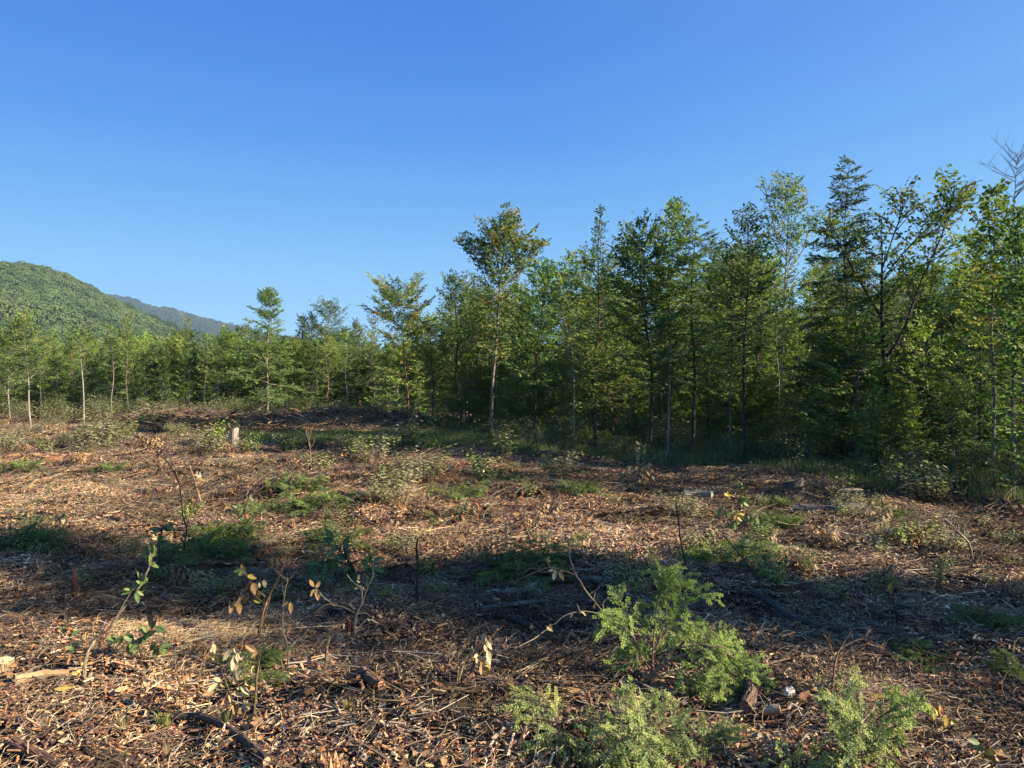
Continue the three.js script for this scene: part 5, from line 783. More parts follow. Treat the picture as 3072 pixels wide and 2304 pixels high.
stick('dead_seedling', 'leafless hemlock top, a fan of reddish-tan twigs, at lower right', 'seedling', [[2490, 2110], [2496, 2060], [2502, 2010], [2512, 1960], [2530, 1930], [2556, 1892]], 9, { col: [0.5, 0.33, 0.2], w1: 3, bw: 5, fine: 2, br: [[[2503, 2000], [2540, 1975], [2580, 1950], [2620, 1914]], [[2508, 1985], [2545, 1950], [2600, 1930], [2632, 1908]], [[2505, 1995], [2550, 1982], [2590, 1962], [2626, 1964]], [[2520, 1945], [2560, 1925], [2590, 1912], [2604, 1896]], [[2500, 2015], [2540, 2000], [2580, 1992]], [[2600, 1930], [2630, 1940], [2648, 1944]], [[2502, 1970], [2490, 1935], [2481, 1914]], [[2500, 2000], [2486, 1985], [2479, 1972]], [[2498, 2030], [2484, 2010], [2473, 1994]]] });
stick('dead_seedling', 'small upturned seedling with a bundle of bare roots, left of the twig fan', 'seedling', [[2440, 2090], [2448, 2062], [2430, 2020], [2408, 1994], [2392, 1975], [2383, 1954]], 6, { col: [0.3, 0.2, 0.14], bw: 3.5, fine: 0, br: [[[2444, 2078], [2410, 2120], [2390, 2156]], [[2444, 2078], [2430, 2130], [2412, 2160]], [[2446, 2078], [2452, 2120], [2440, 2160]], [[2448, 2078], [2470, 2110], [2496, 2150]], [[2446, 2078], [2464, 2130], [2470, 2170]], [[2402, 1990], [2412, 1976], [2416, 1958]], [[2396, 1980], [2400, 1960], [2402, 1946]]] });
stick('leaning_stick', 'thin pole leaning left in the shade at right, behind the hemlock', 'stick', [[2341, 1836], [2290, 1770], [2260, 1719], [2225, 1670], [2168, 1604]], 8, { col: [0.16, 0.13, 0.105], w1: 4 });
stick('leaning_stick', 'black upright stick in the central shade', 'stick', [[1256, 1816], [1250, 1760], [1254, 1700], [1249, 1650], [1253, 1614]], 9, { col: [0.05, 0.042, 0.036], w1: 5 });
stick('dead_seedling', 'long thin dark whip arching over the sunlit soil at left', 'seedling', [[555, 1690], [556, 1622], [560, 1588], [550, 1553], [535, 1445], [503, 1387], [441, 1332], [398, 1302]], 4.5, { col: [0.24, 0.17, 0.12], w1: 2, br: [[[560, 1590], [572, 1520], [576, 1470]]], leaves: [[470, 1362, 'red', 14, -60]] });
stick('leaning_stick', 'pale broken stick leaning left beside the dark whip', 'stick', [[618, 1540], [597, 1488], [584, 1440], [572, 1408], [566, 1390], [557, 1361]], 8, { col: WOOD.tan, w1: 3, br: [[[590, 1450], [575, 1480], [566, 1500]]] });
stick('dead_seedling', 'twisting dark seedling with a few leaves in front of the green lit bushes', 'seedling', [[742, 1600], [734, 1520], [728, 1490], [724, 1440], [706, 1404]], 6, { col: [0.1, 0.075, 0.06], w1: 3, br: [[[728, 1484], [706, 1462], [694, 1450]], [[736, 1520], [760, 1450], [770, 1424]], [[706, 1404], [690, 1398]]], leaves: [[690, 1398, 'dark', 16, 200], [730, 1520, 'dark', 26, -100], [740, 1540, 'red', 26, -80], [750, 1490, 'dark', 22, -60], [690, 1530, 'dark', 26, 200], [770, 1424, 'dark', 20, 40]] });
stick('dead_seedling', 'forked thin tan sapling standing at the back edge of the sunlit soil', 'seedling', [[930, 1426], [931, 1380], [930, 1345], [922, 1310], [916, 1290]], 6, { col: WOOD.tan, w1: 2, br: [[[930, 1345], [942, 1326], [940, 1312]], [[928, 1330], [920, 1318]]] });
stick('dead_seedling', 'bare thin pale stalk among the yellow-green bushes', 'seedling', [[1114, 1424], [1113, 1390], [1111, 1366]], 5, { col: WOOD.tan, w1: 3 });
stick('dead_seedling', 'short pale stalk right of the green bushes', 'seedling', [[1258, 1546], [1256, 1520], [1257, 1494]], 6, { col: WOOD.pale, w1: 3 });
stick('leaning_stick', 'thin dark whip leaning left in the middle of the clearing', 'stick', [[1606, 1658], [1580, 1590], [1560, 1540], [1540, 1490], [1524, 1460]], 6, { col: [0.13, 0.09, 0.07], w1: 3 });
stick('leaning_stick', 'slender dark rod standing right of centre in the sunlit litter', 'stick', [[2062, 1730], [2054, 1680], [2042, 1620], [2034, 1560], [2028, 1500]], 6, { col: [0.08, 0.06, 0.05], w1: 3 });
stick('dead_seedling', 'dark curved rod in the shade left of the hemlock’s tip', 'seedling', [[1970, 1770], [1952, 1730], [1944, 1700], [1938, 1676]], 6, { col: [0.07, 0.055, 0.045], w1: 3 });
stick('leaning_stick', 'light stick propped against another, making a tent shape', 'stick', [[888, 1562], [940, 1540], [986, 1523]], 7, { col: WOOD.tan });
stick('leaning_stick', 'dark stick forming the right side of the tent shape', 'stick', [[1066, 1600], [1024, 1560], [986, 1522]], 6, { col: WOOD.brown, w1: 5 });
stick('dead_seedling', 'thin bare sapling in the right shade with one dark bend', 'seedling', [[2692, 1900], [2690, 1850], [2680, 1810], [2660, 1776]], 7, { col: [0.08, 0.06, 0.05], leaves: [[2670, 1770, 'yellow', 26, 80], [2664, 1790, 'dark', 34, -90], [2656, 1780, 'dark', 30, -120]] });
stick('leaning_stick', 'white curved twig sticking up near the lower right corner', 'stick', [[2968, 2218], [2976, 2190], [2992, 2166]], 4, { col: WOOD.white, br: [[[2974, 2184], [2972, 2170], [2980, 2150], [2978, 2134]]], bw: 4 });
stick('dead_seedling', 'wilted stem with hanging golden leaves at lower right', 'seedling', [[2940, 2236], [2900, 2190], [2850, 2150], [2806, 2124]], 6, { col: [0.2, 0.12, 0.08], leaves: [[2806, 2124, 'yellow', 44, -95], [2818, 2116, 'orange', 44, -70], [2838, 2150, 'yellow', 46, -85], [2796, 2130, 'yellow', 38, 200], [2850, 2160, 'yellow', 34, -60]] });
stick('dead_seedling', 'stem with large yellow-brown leaves at the bottom right corner', 'seedling', [[2920, 2320], [2940, 2270], [2966, 2240]], 6, { col: WOOD.brown, leaves: [[2966, 2240, 'yellow', 60, -90], [2972, 2248, 'dead', 50, -60], [2950, 2260, 'yellow', 50, 220], [2984, 2250, 'dead', 44, -30], [2940, 2230, 'dark', 50, 160]] });
stick('dead_seedling', 'small stem with two mustard leaves between the lower hemlock boughs', 'seedling', [[2400, 2260], [2396, 2236], [2390, 2212]], 5, { col: WOOD.brown, leaves: [[2392, 2212, 'yellow', 46, -60], [2388, 2216, 'yellow', 44, -95], [2396, 2200, 'orange', 34, 80]] });
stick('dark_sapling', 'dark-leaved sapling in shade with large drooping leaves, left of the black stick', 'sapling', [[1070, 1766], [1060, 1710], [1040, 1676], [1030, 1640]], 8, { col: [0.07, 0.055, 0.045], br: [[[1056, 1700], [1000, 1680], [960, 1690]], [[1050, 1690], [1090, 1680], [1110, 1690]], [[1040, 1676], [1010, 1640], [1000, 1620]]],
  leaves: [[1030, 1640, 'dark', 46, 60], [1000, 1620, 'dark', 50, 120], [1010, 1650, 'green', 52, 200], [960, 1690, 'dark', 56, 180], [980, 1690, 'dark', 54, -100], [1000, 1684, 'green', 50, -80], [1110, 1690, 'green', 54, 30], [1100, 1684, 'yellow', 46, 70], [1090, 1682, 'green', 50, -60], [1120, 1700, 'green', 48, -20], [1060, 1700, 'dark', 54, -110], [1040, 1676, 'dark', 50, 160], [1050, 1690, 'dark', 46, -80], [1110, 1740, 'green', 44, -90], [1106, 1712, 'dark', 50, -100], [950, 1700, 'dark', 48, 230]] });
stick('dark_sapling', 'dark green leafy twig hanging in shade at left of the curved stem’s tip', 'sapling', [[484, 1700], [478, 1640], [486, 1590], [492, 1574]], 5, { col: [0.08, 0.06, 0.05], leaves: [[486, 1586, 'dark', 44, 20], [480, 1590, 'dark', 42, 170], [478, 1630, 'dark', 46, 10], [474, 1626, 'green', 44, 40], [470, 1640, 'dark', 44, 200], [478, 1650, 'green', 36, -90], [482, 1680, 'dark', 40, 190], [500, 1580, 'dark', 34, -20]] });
stick('wilted_sapling', 'dull grey-green wilted leaves hanging over the shade at far left', 'sapling', [[210, 1590], [170, 1545], [120, 1540], [60, 1560]], 5, { col: WOOD.brown, br: [[[170, 1545], [190, 1535], [205, 1540]], [[120, 1540], [90, 1540], [70, 1536]]],
  leaves: Array.from({ length: 20 }, (_, i) => [62 + i * 7.4, 1536 + (i * 37 % 22), i % 4 === 1 ? 'pale' : i % 4 === 3 ? 'dead' : 'dark', 24 + (i * 13) % 12, -90 + ((i * 29) % 50) - 25]) });
stick('wilted_sapling', 'pale folded dry leaves standing in the sun patch at far left', 'sapling', [[160, 1624], [150, 1600], [130, 1590]], 4, { col: WOOD.tan, leaves: Array.from({ length: 12 }, (_, i) => [100 + i * 9, 1584 + (i * 17 % 18), i % 3 ? 'pale' : 'dead', 28 + (i * 7) % 10, -92 + ((i * 31) % 50) - 25]) });
stick('leafy_seedling', 'bright lit seedling with narrow yellow-green leaves right of centre', 'seedling', [[2214, 1600], [2208, 1560], [2218, 1500], [2232, 1462]], 6, { col: WOOD.brown, br: [[[2210, 1560], [2180, 1540], [2150, 1540]], [[2212, 1530], [2240, 1540], [2270, 1560]], [[2218, 1500], [2190, 1480], [2172, 1478]], [[2214, 1590], [2260, 1585], [2290, 1580]]],
  leaves: Array.from({ length: 34 }, (_, i) => { const b = [[2232, 1462], [2222, 1500], [2212, 1545], [2180, 1538], [2150, 1542], [2250, 1548], [2272, 1562], [2176, 1480], [2288, 1582], [2200, 1570]][i % 10]; return [b[0] + (i * 7 % 13) - 6, b[1] + (i * 11 % 15) - 7, i % 5 === 2 ? 'yellow' : 'green', 22 + (i * 5) % 12, (i * 47) % 220 - 110 - 60]; }) });
stick('leafy_seedling', 'pale-leaved seedling catching the sun before the wood at far right', 'seedling', [[3044, 1502], [3040, 1460], [3030, 1420], [3014, 1390], [2998, 1378]], 5, { col: WOOD.brown, leaves: Array.from({ length: 26 }, (_, i) => [2998 + i * 2.0 - (i % 3) * 14, 1380 + i * 3.4, i % 3 === 1 ? 'yellow' : 'green', 22 + (i * 5) % 8, i % 2 ? 10 + (i * 13) % 40 : 150 + (i * 17) % 50]) });
stick('leafy_seedling', 'upright seedling with pale glossy leaves in front of the dark wood', 'seedling', [[1926, 1430], [1922, 1390], [1924, 1360], [1926, 1336]], 4, { col: WOOD.brown, leaves: Array.from({ length: 16 }, (_, i) => [1924 + (i % 2 ? 4 : -4), 1336 + i * 5, i % 4 === 0 ? 'pale' : 'green', 20, i % 2 ? 20 + (i * 13) % 40 : 140 + (i * 17) % 40]) });

// --- low plants placed as in the photograph
const low = [
  ['pale', 'pale-leaved low shrub at the edge of the grassy shadow', 1051, 1362, 1.15], ['pale', 'larger pale-leaved shrub before the wood corner', 1240, 1362, 1.7], ['green', 'yellow-green bush lit beside the sunlit soil strip', 1206, 1478, 0.95], ['green', 'yellow-green bush directly left of the short pale stalk', 1188, 1524, 0.9], ['pale', 'pale clump just left of the charred-looking log', 960, 1420, 0.8],
  ['green', 'low green bush behind the charred-looking log', 1120, 1398, 1.2], ['green', 'light bush left of the mossy log', 1270, 1440, 1.1], ['pale', 'pale drying bush at the right end of the lit strip', 1450, 1440, 1.0], ['sprout', 'tall sprouting shrub against the dark wood in the centre', 1530, 1400, 1.4], ['green', 'green clump near the bleached-top stump', 1690, 1440, 1.0], ['wilt', 'brown wilted clump beside the bleached-top stump', 1896, 1466, 1.1],
  ['pale', 'pale-leaved shrub catching light before the dark wood at right', 2736, 1486, 1.2], ['green', 'low green shrub around the pale-leaved one at right', 2790, 1512, 1.0], ['sprout', 'sprouting shrub behind the squat dark stump', 2530, 1482, 0.8], ['green', 'grass-like green clump beside the pale antler-like seedling', 2826, 1668, 0.55], ['pale', 'dry yellowish clump left of the antler-like seedling', 2724, 1640, 0.6], ['wilt', 'brown curled clump in front of the squat stump', 2610, 1590, 0.7],
  ['pale', 'dry pale bush behind the pale clump at the soil’s back edge', 860, 1366, 1.2], ['pale', 'pale bush left of the post-like stump', 640, 1350, 1.5], ['green', 'green bush between the post-like stump and the left border, lit', 340, 1338, 1.6], ['green', 'green bush at the dark gap in the left brush', 260, 1352, 1.6], ['wilt', 'dry brown clump right of the orange-brown stump', 230, 1400, 0.9],
  ['sprout', 'leafy sprout beside the post-like stump', 664, 1352, 1.1], ['under', 'dark leafy clump in shade beside the dark-leaved sapling', 990, 1740, 0.5], ['under', 'dark leafy clump right of the black upright stick', 1480, 1720, 0.45], ['wilt', 'drooping dull clump in shade right of the black stick', 1400, 1700, 0.6], ['under', 'dark leafy clump at the left border in shade', 50, 1680, 0.5], ['green', 'small green clump in the right-hand shade', 2560, 1560, 0.5],
  ['wilt', 'brown wilted clump among the lit chips in the centre', 1640, 1560, 0.6], ['wilt', 'curled brown clump at the right end of the lit strip', 2500, 1650, 0.6], ['green', 'yellow-green clump at the mossy log', 2036, 1560, 0.6], ['wilt', 'brown clump left of the tan crosswise log', 840, 1480, 0.7],
];
const rl = RNG(12);
for (const [k, label, u, v, s] of low) bush(k, 'low_shrub', label, 'shrub', G(u, v), s, rl() * 6, null, BK[k]);
const boughs = [
  ['lit', 'feathery green hemlock clump lit at left of centre', 880, 1490, 0.95], ['lit', 'feathery green hemlock clump below the first, half in shade', 800, 1560, 0.8], ['lit', 'hemlock clump just left of the charred-looking log', 960, 1540, 0.9], ['grey', 'greyish hemlock clump right of the yellow-green bushes', 1390, 1500, 1.0], ['grey', 'dull hemlock bough lying at right of the lit strip', 1500, 1464, 1.1],
  ['grey', 'grey-green bough in the shade left of the curved stem’s tip', 640, 1680, 1.0], ['lit', 'green bough in the half shade right of the whip', 700, 1640, 0.9], ['grey', 'low bough at the left border in shade', 60, 1660, 1.0], ['grey', 'dull green bough by the antler-like seedling', 2660, 1560, 0.8], ['lit', 'feathery bough below the bright narrow-leaved seedling', 2330, 1590, 0.65], ['lit', 'yellowish feathery bough beneath the sloping stump', 2330, 1530, 0.55],
  ['grey', 'dark bough in shade at the right, behind the long dark log', 2190, 1700, 1.1], ['grey', 'dark bough in shade left of the long weathered log', 1570, 1720, 0.9], ['grey', 'grey bough in shade beneath the black stick', 1010, 1640, 0.9], ['grey', 'grey bough far right in shade', 2980, 1880, 0.5], ['grey', 'green bough at the right border in shade', 3060, 2040, 0.45], ['grey', 'low bough in shade right of the twig fan', 2760, 1990, 0.4],
  ['grey', 'small hemlock tuft among brown needles at lower left', 780, 1995, 0.45], ['grey', 'tiny hemlock tuft behind the leaning forked stem', 800, 2060, 0.4], ['lit', 'hemlock tuft lying in the sunlit soil at left', 330, 1418, 0.8], ['lit', 'green tuft by the pale forked branch at far left', 70, 1420, 0.9], ['lit', 'hemlock tuft before the bleached-top stump', 1740, 1490, 0.7],
];
for (const [k, label, u, v, s] of boughs) spray(k, label, G(u, v), s, rl() * 6, null, SK[k]);
// small grass tufts
function tuft(label, u, v, s, c) { const r = RNG(u), m = new MB(false), g = G(u, v); for (let i = 0; i < 70; i++) { const a = r() * 6.28, q = 0.02 * r(), h = 0.05 + 0.06 * r(), l = 0.02 + 0.06 * r(), w = 0.0022, x = Math.cos(a) * q, z = Math.sin(a) * q, px = -Math.sin(a) * w, pz = Math.cos(a) * w, cc = jit(c, r, 0.25), k = [m.v(x + px, -0.01, z + pz, cc), m.v(x - px, -0.01, z - pz, cc), m.v(x + Math.cos(a) * l * 0.5 + px, h * 0.8, z + Math.sin(a) * l * 0.5 + pz, cc), m.v(x + Math.cos(a) * l * 0.5 - px, h * 0.8, z + Math.sin(a) * l * 0.5 - pz, cc), m.v(x + Math.cos(a) * l, h, z + Math.sin(a) * l, cc)]; m.i.push(k[0], k[1], k[2], k[1], k[3], k[2], k[2], k[3], k[4]); } const t = thing('grass_tuft', label, 'grass tuft', g); t.scale.setScalar(s); mesh('blades', m.geo(), leafMat, t).userData.kind = 'stuff'; }
tuft('bright yellow-green grass tuft by the dark rotten branch', 492, 2186, 1, [0.22, 0.24, 0.05]);
tuft('darker grass tuft right of the dark rotten branch', 676, 2176, 0.9, [0.12, 0.15, 0.05]);
tuft('pale spiky grass tuft left of the yellow-green one', 360, 2196, 0.8, [0.32, 0.3, 0.13]);
tuft('yellow spiky tuft above the splintered orange stump', 1048, 2136, 0.7, [0.4, 0.33, 0.1]);

// --- the hemlock saplings in the foreground: woody stems, branchlets with fine flat needles
function hemlock(label, base, z, stems, o, seed) {
  const g = G(base[0], base[1]), Z = z ?? -g.z, t = thing('hemlock_sapling', label, 'sapling', g), r = RNG(seed), more = [];
  for (const s of stems) if (!s.bare && stems.length > 4 && r() < 0.4) more.push({ ...s, w: (s.w || 5) * 0.8, p: s.p.map(([u, v, d = 0], i) => i ? [u + (r() - 0.5) * 34 * i, v + (r() - 0.5) * 26 * i, d + (r() - 0.5) * 0.07 * i] : [u, v, d]) });
  for (const s of [...stems, ...more]) {
    const pts = s.p.map(([u, v, d = 0], i) => P(u, v, Z + d).sub(g)), path = curve(pts, 12), len = path.reduce((q, p, i) => i ? q + p.distanceTo(path[i - 1]) : 0, 0), B = new MB(), C = new MB(false);
    B.tube(path, [(s.w || 7) * PX(Z) / 2, 1.6 * PX(Z) / 2], 7, s.c || [0.36, 0.26, 0.16]);
    const plane = V((r() - 0.5) * 0.7, 0.6 + 0.3 * r(), 0.75).normalize();
    if (!s.bare) { const B2 = new MB(); needleSpray(C, B2, path, len * (s.k || 1), plane, r, { ...o, ...s.o, s0: s.s0 ?? 0.1 }); const br = mesh('branch', B.geo(), barkMat, t); mesh('twigs', B2.geo(), barkMat, br).userData.kind = 'stuff'; mesh('needles', C.geo(), needleMat, br).userData.kind = 'stuff'; }
    else mesh('branch', B.geo(), barkMat, t);
  }
  return t;
}
const HO = { bs: 0.026, tmax: 0.14, wild: 1.3, ns: 0.0055, nl: 0.0185, nw: 0.0024, droop: 0.8, pal: pick([[0.2, 0.33, 0.065], 4], [[0.26, 0.38, 0.08], 3], [[0.13, 0.22, 0.055], 2]), tip: [0.36, 0.46, 0.1] };
const HG = { ...HO, bs: 0.023, pal: pick([[0.26, 0.34, 0.12], 4], [[0.18, 0.27, 0.1], 3], [[0.32, 0.39, 0.1], 2]), tip: [0.4, 0.46, 0.12] };
hemlock('tall bright green hemlock sapling spreading in the right foreground', [1950, 2070], null, [
  { p: [[1950, 2070], [1954, 2020], [1958, 1960], [1964, 1880], [1974, 1800], [1985, 1764]], w: 8, bare: 1 },
  { p: [[1972, 1800, 0], [1985, 1764, 0.02], [2010, 1735, 0.03], [2045, 1727, 0.03], [2064, 1742, 0.02], [2066, 1764]], w: 4, s0: 0.05 }, { p: [[1984, 1770], [1992, 1735, 0.02], [2004, 1704, 0.03]], w: 3 },
  { p: [[1950, 2010], [1920, 1960, -0.05], [1890, 1880, -0.06], [1862, 1810, -0.05], [1842, 1760, -0.03]], w: 6, s0: 0.4, k: 0.8 }, { p: [[1900, 1900], [1860, 1882, -0.1], [1820, 1880, -0.12], [1788, 1888, -0.12]], w: 4 },
  { p: [[1954, 1990], [1985, 1900, 0.05], [2000, 1830, 0.08], [1996, 1788, 0.1]], w: 5 }, { p: [[1960, 1960], [2010, 1880, 0.1], [2040, 1820, 0.12], [2066, 1792, 0.12]], w: 5 },
  { p: [[1945, 2040], [2000, 1985, -0.05], [2060, 1960, -0.08], [2136, 1944, -0.1], [2200, 1972, -0.12], [2260, 2010, -0.15], [2336, 2066, -0.18]], w: 10, c: [0.5, 0.38, 0.25], s0: 0.35, k: 0.65 },
  { p: [[2060, 1960, -0.08], [2110, 1920, 0.0], [2150, 1900, 0.05], [2172, 1884, 0.06]], w: 4 }, { p: [[2090, 1955, -0.08], [2140, 1990, -0.15], [2170, 2060, -0.2], [2200, 2130, -0.25]], w: 4 }, { p: [[2130, 1946, -0.1], [2190, 1930, -0.05], [2226, 1925, -0.02]], w: 4 },
  { p: [[2010, 1985, -0.05], [2060, 2030, -0.12], [2110, 2060, -0.18], [2140, 2110, -0.2]], w: 4 }, { p: [[1990, 1990], [2040, 1930, 0.06], [2080, 1890, 0.1], [2098, 1860, 0.1]], w: 4 }, { p: [[1954, 2000], [1916, 1960, 0.05], [1880, 1940, 0.1], [1850, 1960, 0.1]], w: 4 }, { p: [[2150, 1960, -0.1], [2210, 2000, -0.1], [2250, 2060, -0.12], [2262, 2080, -0.12]], w: 3 },
  { p: [[1970, 1940], [1930, 1880, 0.1], [1910, 1840, 0.12], [1930, 1810, 0.12]], w: 4 }, { p: [[2000, 1900], [2060, 1870, -0.1], [2090, 1890, -0.14]], w: 3 },
  { p: [[1990, 2060], [2010, 2030, -0.1], [2002, 2018, -0.1]], w: 4, bare: 1 }, { p: [[1954, 2020], [1972, 2070, -0.1]], w: 6, bare: 1 },
], HO, 5);
hemlock('low mass of pale green hemlock boughs at the bottom, under the tall sapling', [1880, 2290], null, [
  { p: [[1900, 2100, 0.15], [1880, 2080, 0.15], [1860, 2060, 0.2]], w: 5 }, { p: [[1960, 2200], [1900, 2150, 0.05], [1870, 2110, 0.1], [1890, 2070, 0.15]], w: 5 }, { p: [[1960, 2190], [1980, 2130, 0.1], [2000, 2090, 0.15], [1990, 2070, 0.2]], w: 5 },
  { p: [[1960, 2200], [2020, 2150, 0.05], [2050, 2160, 0.05]], w: 5 }, { p: [[1870, 2160], [1820, 2200, -0.05], [1780, 2240, -0.1], [1750, 2290, -0.1]], w: 7, c: [0.4, 0.36, 0.18] }, { p: [[1860, 2160], [1800, 2170, 0.05], [1760, 2190, 0.05]], w: 5 },
  { p: [[1960, 2210], [1930, 2250, -0.1], [1900, 2300, -0.15]], w: 5 }, { p: [[1970, 2210], [1990, 2260, -0.1], [1990, 2320, -0.15]], w: 5 }, { p: [[1960, 2200], [1870, 2230, -0.08], [1830, 2280, -0.12], [1820, 2320, -0.12]], w: 5 }, { p: [[1980, 2200], [2040, 2210, -0.05], [2080, 2240, -0.08], [2110, 2300, -0.1]], w: 4 },
  { p: [[1950, 2180], [1910, 2190, -0.1], [1880, 2260, -0.16], [1860, 2310, -0.18]], w: 4 }, { p: [[1940, 2160], [1960, 2120, -0.02], [1940, 2080, 0.02]], w: 4 }, { p: [[2000, 2190], [2050, 2200, -0.1], [2056, 2290, -0.15]], w: 4 }, { p: [[1930, 2200], [1950, 2270, -0.2], [1940, 2330, -0.2]], w: 4 }, { p: [[2090, 2300, 0.0], [2120, 2230, 0.05], [2150, 2200, 0.1], [2200, 2210, 0.1]], w: 4 },
], HG, 6);
hemlock('small hemlock sprig left of the low bough mass, against the chips', [1640, 2290], null, [
  { p: [[1680, 2170], [1620, 2155, 0.02], [1580, 2160, 0.02], [1545, 2175]], w: 4 }, { p: [[1680, 2170], [1640, 2130, 0.05], [1600, 2110, 0.08], [1560, 2100, 0.08]], w: 4 }, { p: [[1680, 2190], [1640, 2210, -0.05], [1600, 2230, -0.08], [1580, 2250, -0.08]], w: 4 }, { p: [[1690, 2180], [1700, 2230, -0.1], [1680, 2280, -0.1]], w: 4 }, { p: [[1700, 2180], [1740, 2150, 0.05], [1760, 2130, 0.05]], w: 4 }, { p: [[1690, 2200], [1740, 2240, -0.1], [1720, 2300, -0.1]], w: 4 },
], { ...HG, bs: 0.024 }, 7);
hemlock('lower right hemlock sapling with a long bright side spray', [2590, 2300], null, [
  { p: [[2590, 2300], [2600, 2220], [2610, 2160]], w: 8, bare: 1 }, { p: [[2590, 2220], [2640, 2150, 0.05], [2680, 2110, 0.1], [2690, 2080, 0.12]], w: 6, o: HO }, { p: [[2630, 2160], [2690, 2120, -0.02], [2730, 2116, -0.03], [2766, 2114, -0.03]], w: 5, o: HO }, { p: [[2640, 2160], [2700, 2150, -0.1], [2730, 2150, -0.12]], w: 4, o: HO },
  { p: [[2600, 2200], [2560, 2140, 0.05], [2540, 2090, 0.08], [2548, 2060, 0.1]], w: 5 }, { p: [[2590, 2220], [2530, 2150, 0.02], [2500, 2110, 0.05], [2490, 2090, 0.05]], w: 5 }, { p: [[2590, 2240], [2530, 2190, -0.05], [2490, 2170, -0.08]], w: 5 }, { p: [[2590, 2260], [2540, 2250, -0.1], [2500, 2290, -0.15]], w: 5 },
  { p: [[2600, 2230], [2660, 2220, -0.08], [2700, 2210, -0.1]], w: 5, o: HO }, { p: [[2600, 2250], [2640, 2260, -0.1], [2660, 2310, -0.15]], w: 4, c: [0.42, 0.36, 0.2] }, { p: [[2590, 2270], [2570, 2300, -0.15], [2550, 2330, -0.15]], w: 4 }, { p: [[2590, 2210], [2580, 2160, -0.08], [2560, 2200, -0.14], [2540, 2230, -0.15]], w: 4 }, { p: [[2590, 2280], [2620, 2230, -0.12], [2640, 2200, -0.12]], w: 4 },
], HG, 8);
hemlock('small sprig of hemlock below the twig fan', [2500, 2100], null, [{ p: [[2496, 2050], [2530, 2012], [2560, 2010], [2582, 2034]], w: 3 }, { p: [[2494, 2070], [2510, 2040], [2520, 2030]], w: 3 }, { p: [[2494, 2070], [2474, 2050], [2462, 2040]], w: 3 }], { ...HG, bs: 0.03, tmax: 0.06 }, 9);
hemlock('dim hemlock boughs in the bottom right between the other saplings', [2390, 2330], null, [{ p: [[2400, 2310], [2360, 2260], [2330, 2240]], w: 4 }, { p: [[2400, 2310], [2440, 2260], [2450, 2220]], w: 4 }, { p: [[2380, 2320], [2330, 2290], [2300, 2290]], w: 4 }, { p: [[2400, 2320], [2450, 2290], [2480, 2300]], w: 4 }], HG, 10);

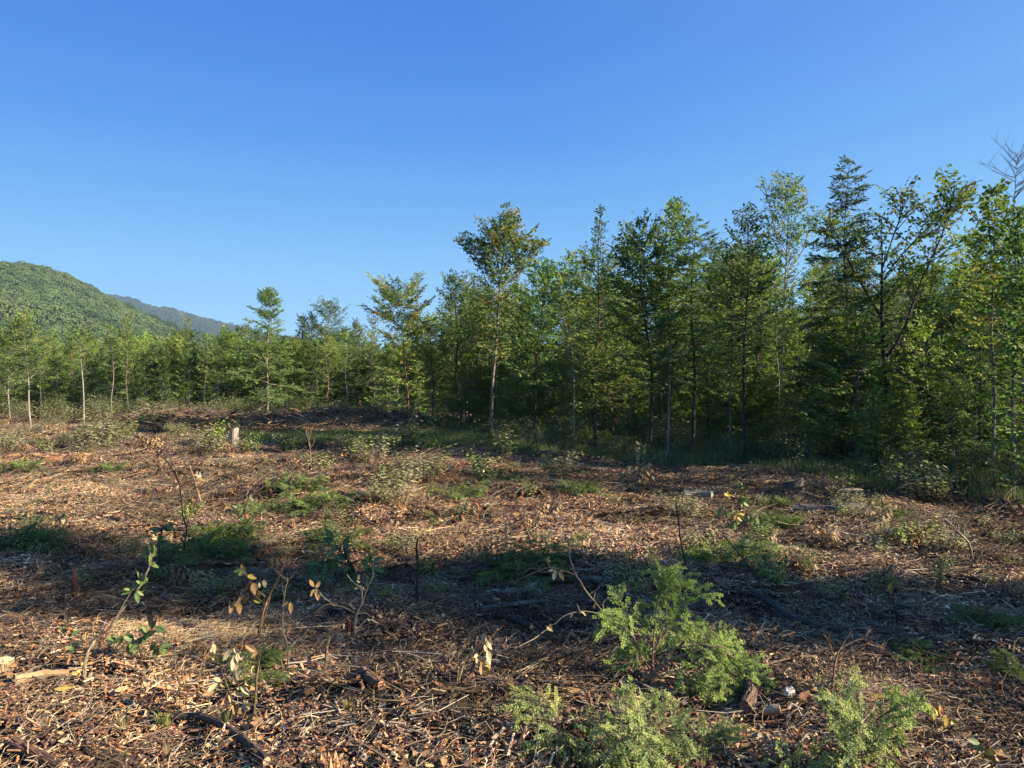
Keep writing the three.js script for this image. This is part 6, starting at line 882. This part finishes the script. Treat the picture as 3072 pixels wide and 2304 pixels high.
// --- loose branches, chips and leaves whose look nothing tells apart
{
  const r = RNG(91);
  for (let i = 0; i < 150; i++) {
    const v = 1400 + 900 * Math.pow(r(), 1.5), u = r() * 3072, k = (v - 1180) / 700, L = (70 + 220 * r() * r()) * (0.5 + k * 0.5), a = (r() - 0.5) * 1.2, c = [WOOD.grey, WOOD.pale, WOOD.brown, WOOD.tan, WOOD.dark][Math.floor(r() * 5)], w = (2.5 + 6 * r() * r()) * (0.5 + k * 0.8);
    const nm = ['grey', 'pale', 'brown', 'tan', 'dark'][[WOOD.grey, WOOD.pale, WOOD.brown, WOOD.tan, WOOD.dark].indexOf(c)];
    log('loose_twig', 'thin ' + nm + ' broken twig lying loose near ' + by(u, v), 'twig', [[u, v], [u + L * 0.5 * Math.cos(a), v + L * 0.2 * Math.sin(a) + (r() - 0.5) * 6], [u + L * Math.cos(a), v + L * 0.4 * Math.sin(a)]], w, { col: c, w1: w * 0.5, group: 'loose ' + nm + ' twigs near ' + by(u, v), sides: 6, lift: 0.01 + 0.02 * r() });
  }
  for (let i = 0; i < 120; i++) {                             // larger fallen leaves near the camera
    const v = 1640 + 664 * Math.sqrt(r()), u = r() * 3072, p = G(u, v), kind = ['pale', 'dead', 'dead', 'pale', 'orange', 'yellow', 'red'][Math.floor(Math.pow(r(), 1.4) * 7)], a = r() * 6.28;
    const word = { pale: 'pale tan', dead: 'brown', orange: 'orange', yellow: 'yellow', red: 'dark red' }[kind];
    const m = mesh(numbered('fallen_leaf'), leafGeo(kind, i % 4), matOf(kind), scene); m.userData = { label: word + ' curled leaf lying on the chips near ' + by(u, v), category: 'leaf', group: word + ' fallen leaves near ' + by(u, v) };
    m.position.copy(p).add(V(0, 0.035 + 0.02 * r(), 0)); m.rotation.set((r() - 0.5) * 0.9, a, (r() - 0.5) * 0.7); m.scale.setScalar(0.055 + 0.05 * r());
  }
  for (let i = 0; i < 230; i++) {                              // scattered small plants over the clearing
    const v = 1392 + 420 * Math.pow(r(), 1.3), u = r() * 3072, k = ['wilt', 'pale', 'green', 'sprout', 'sprout', 'green'][Math.floor(r() * 6)], w = { wilt: 'wilted brown', pale: 'pale-leaved', green: 'small green', sprout: 'upright green' }[k];
    bush(k, 'ground_plant', w + ' ground plant growing near ' + by(u, v), 'plant', G(u, v), 0.22 + 0.4 * r() * r(), r() * 6, w + ' ground plants near ' + by(u, v), BK[k]);
  }
  for (let i = 0; i < 60; i++) {                              // the brushy sunlit belt before the left-hand wood
    const u = lerp(-60, 760, r()), v = lerp(1278, 1374, r()), k = ['pale', 'green', 'green', 'wilt', 'green', 'sprout'][Math.floor(r() * 6)], w = { wilt: 'dry brown', pale: 'pale-leaved', green: 'yellow-green', sprout: 'tall green' }[k];
    bush(k, 'brush_plant', w + ' plant in the brushy belt below ' + near(u), 'shrub', G(u, v), 0.6 + 0.55 * r(), r() * 6, w + ' brushy-belt plants below ' + near(u), BK[k]);
  }
  for (let i = 0; i < 46; i++) {                              // brushwood heaped on the mound
    const u = lerp(380, 1240, r()), v = lerp(1244, 1300, r()), L = 30 + 70 * r(), c = [WOOD.pale, WOOD.grey, WOOD.tan, WOOD.dark][i % 4], nm = ['pale', 'grey', 'tan', 'dark'][i % 4];
    stick('brushwood_stick', nm + ' stick on the brushwood mound below ' + near(u), 'stick', [[u, v], [u + L * 0.5, v - 3 - 9 * r()], [u + L, v - 2 + (r() - 0.6) * 16]], 3 + 3 * r(), { col: c, group: nm + ' mound sticks below ' + near(u) });
  }
}
renderer.render(scene, camera);
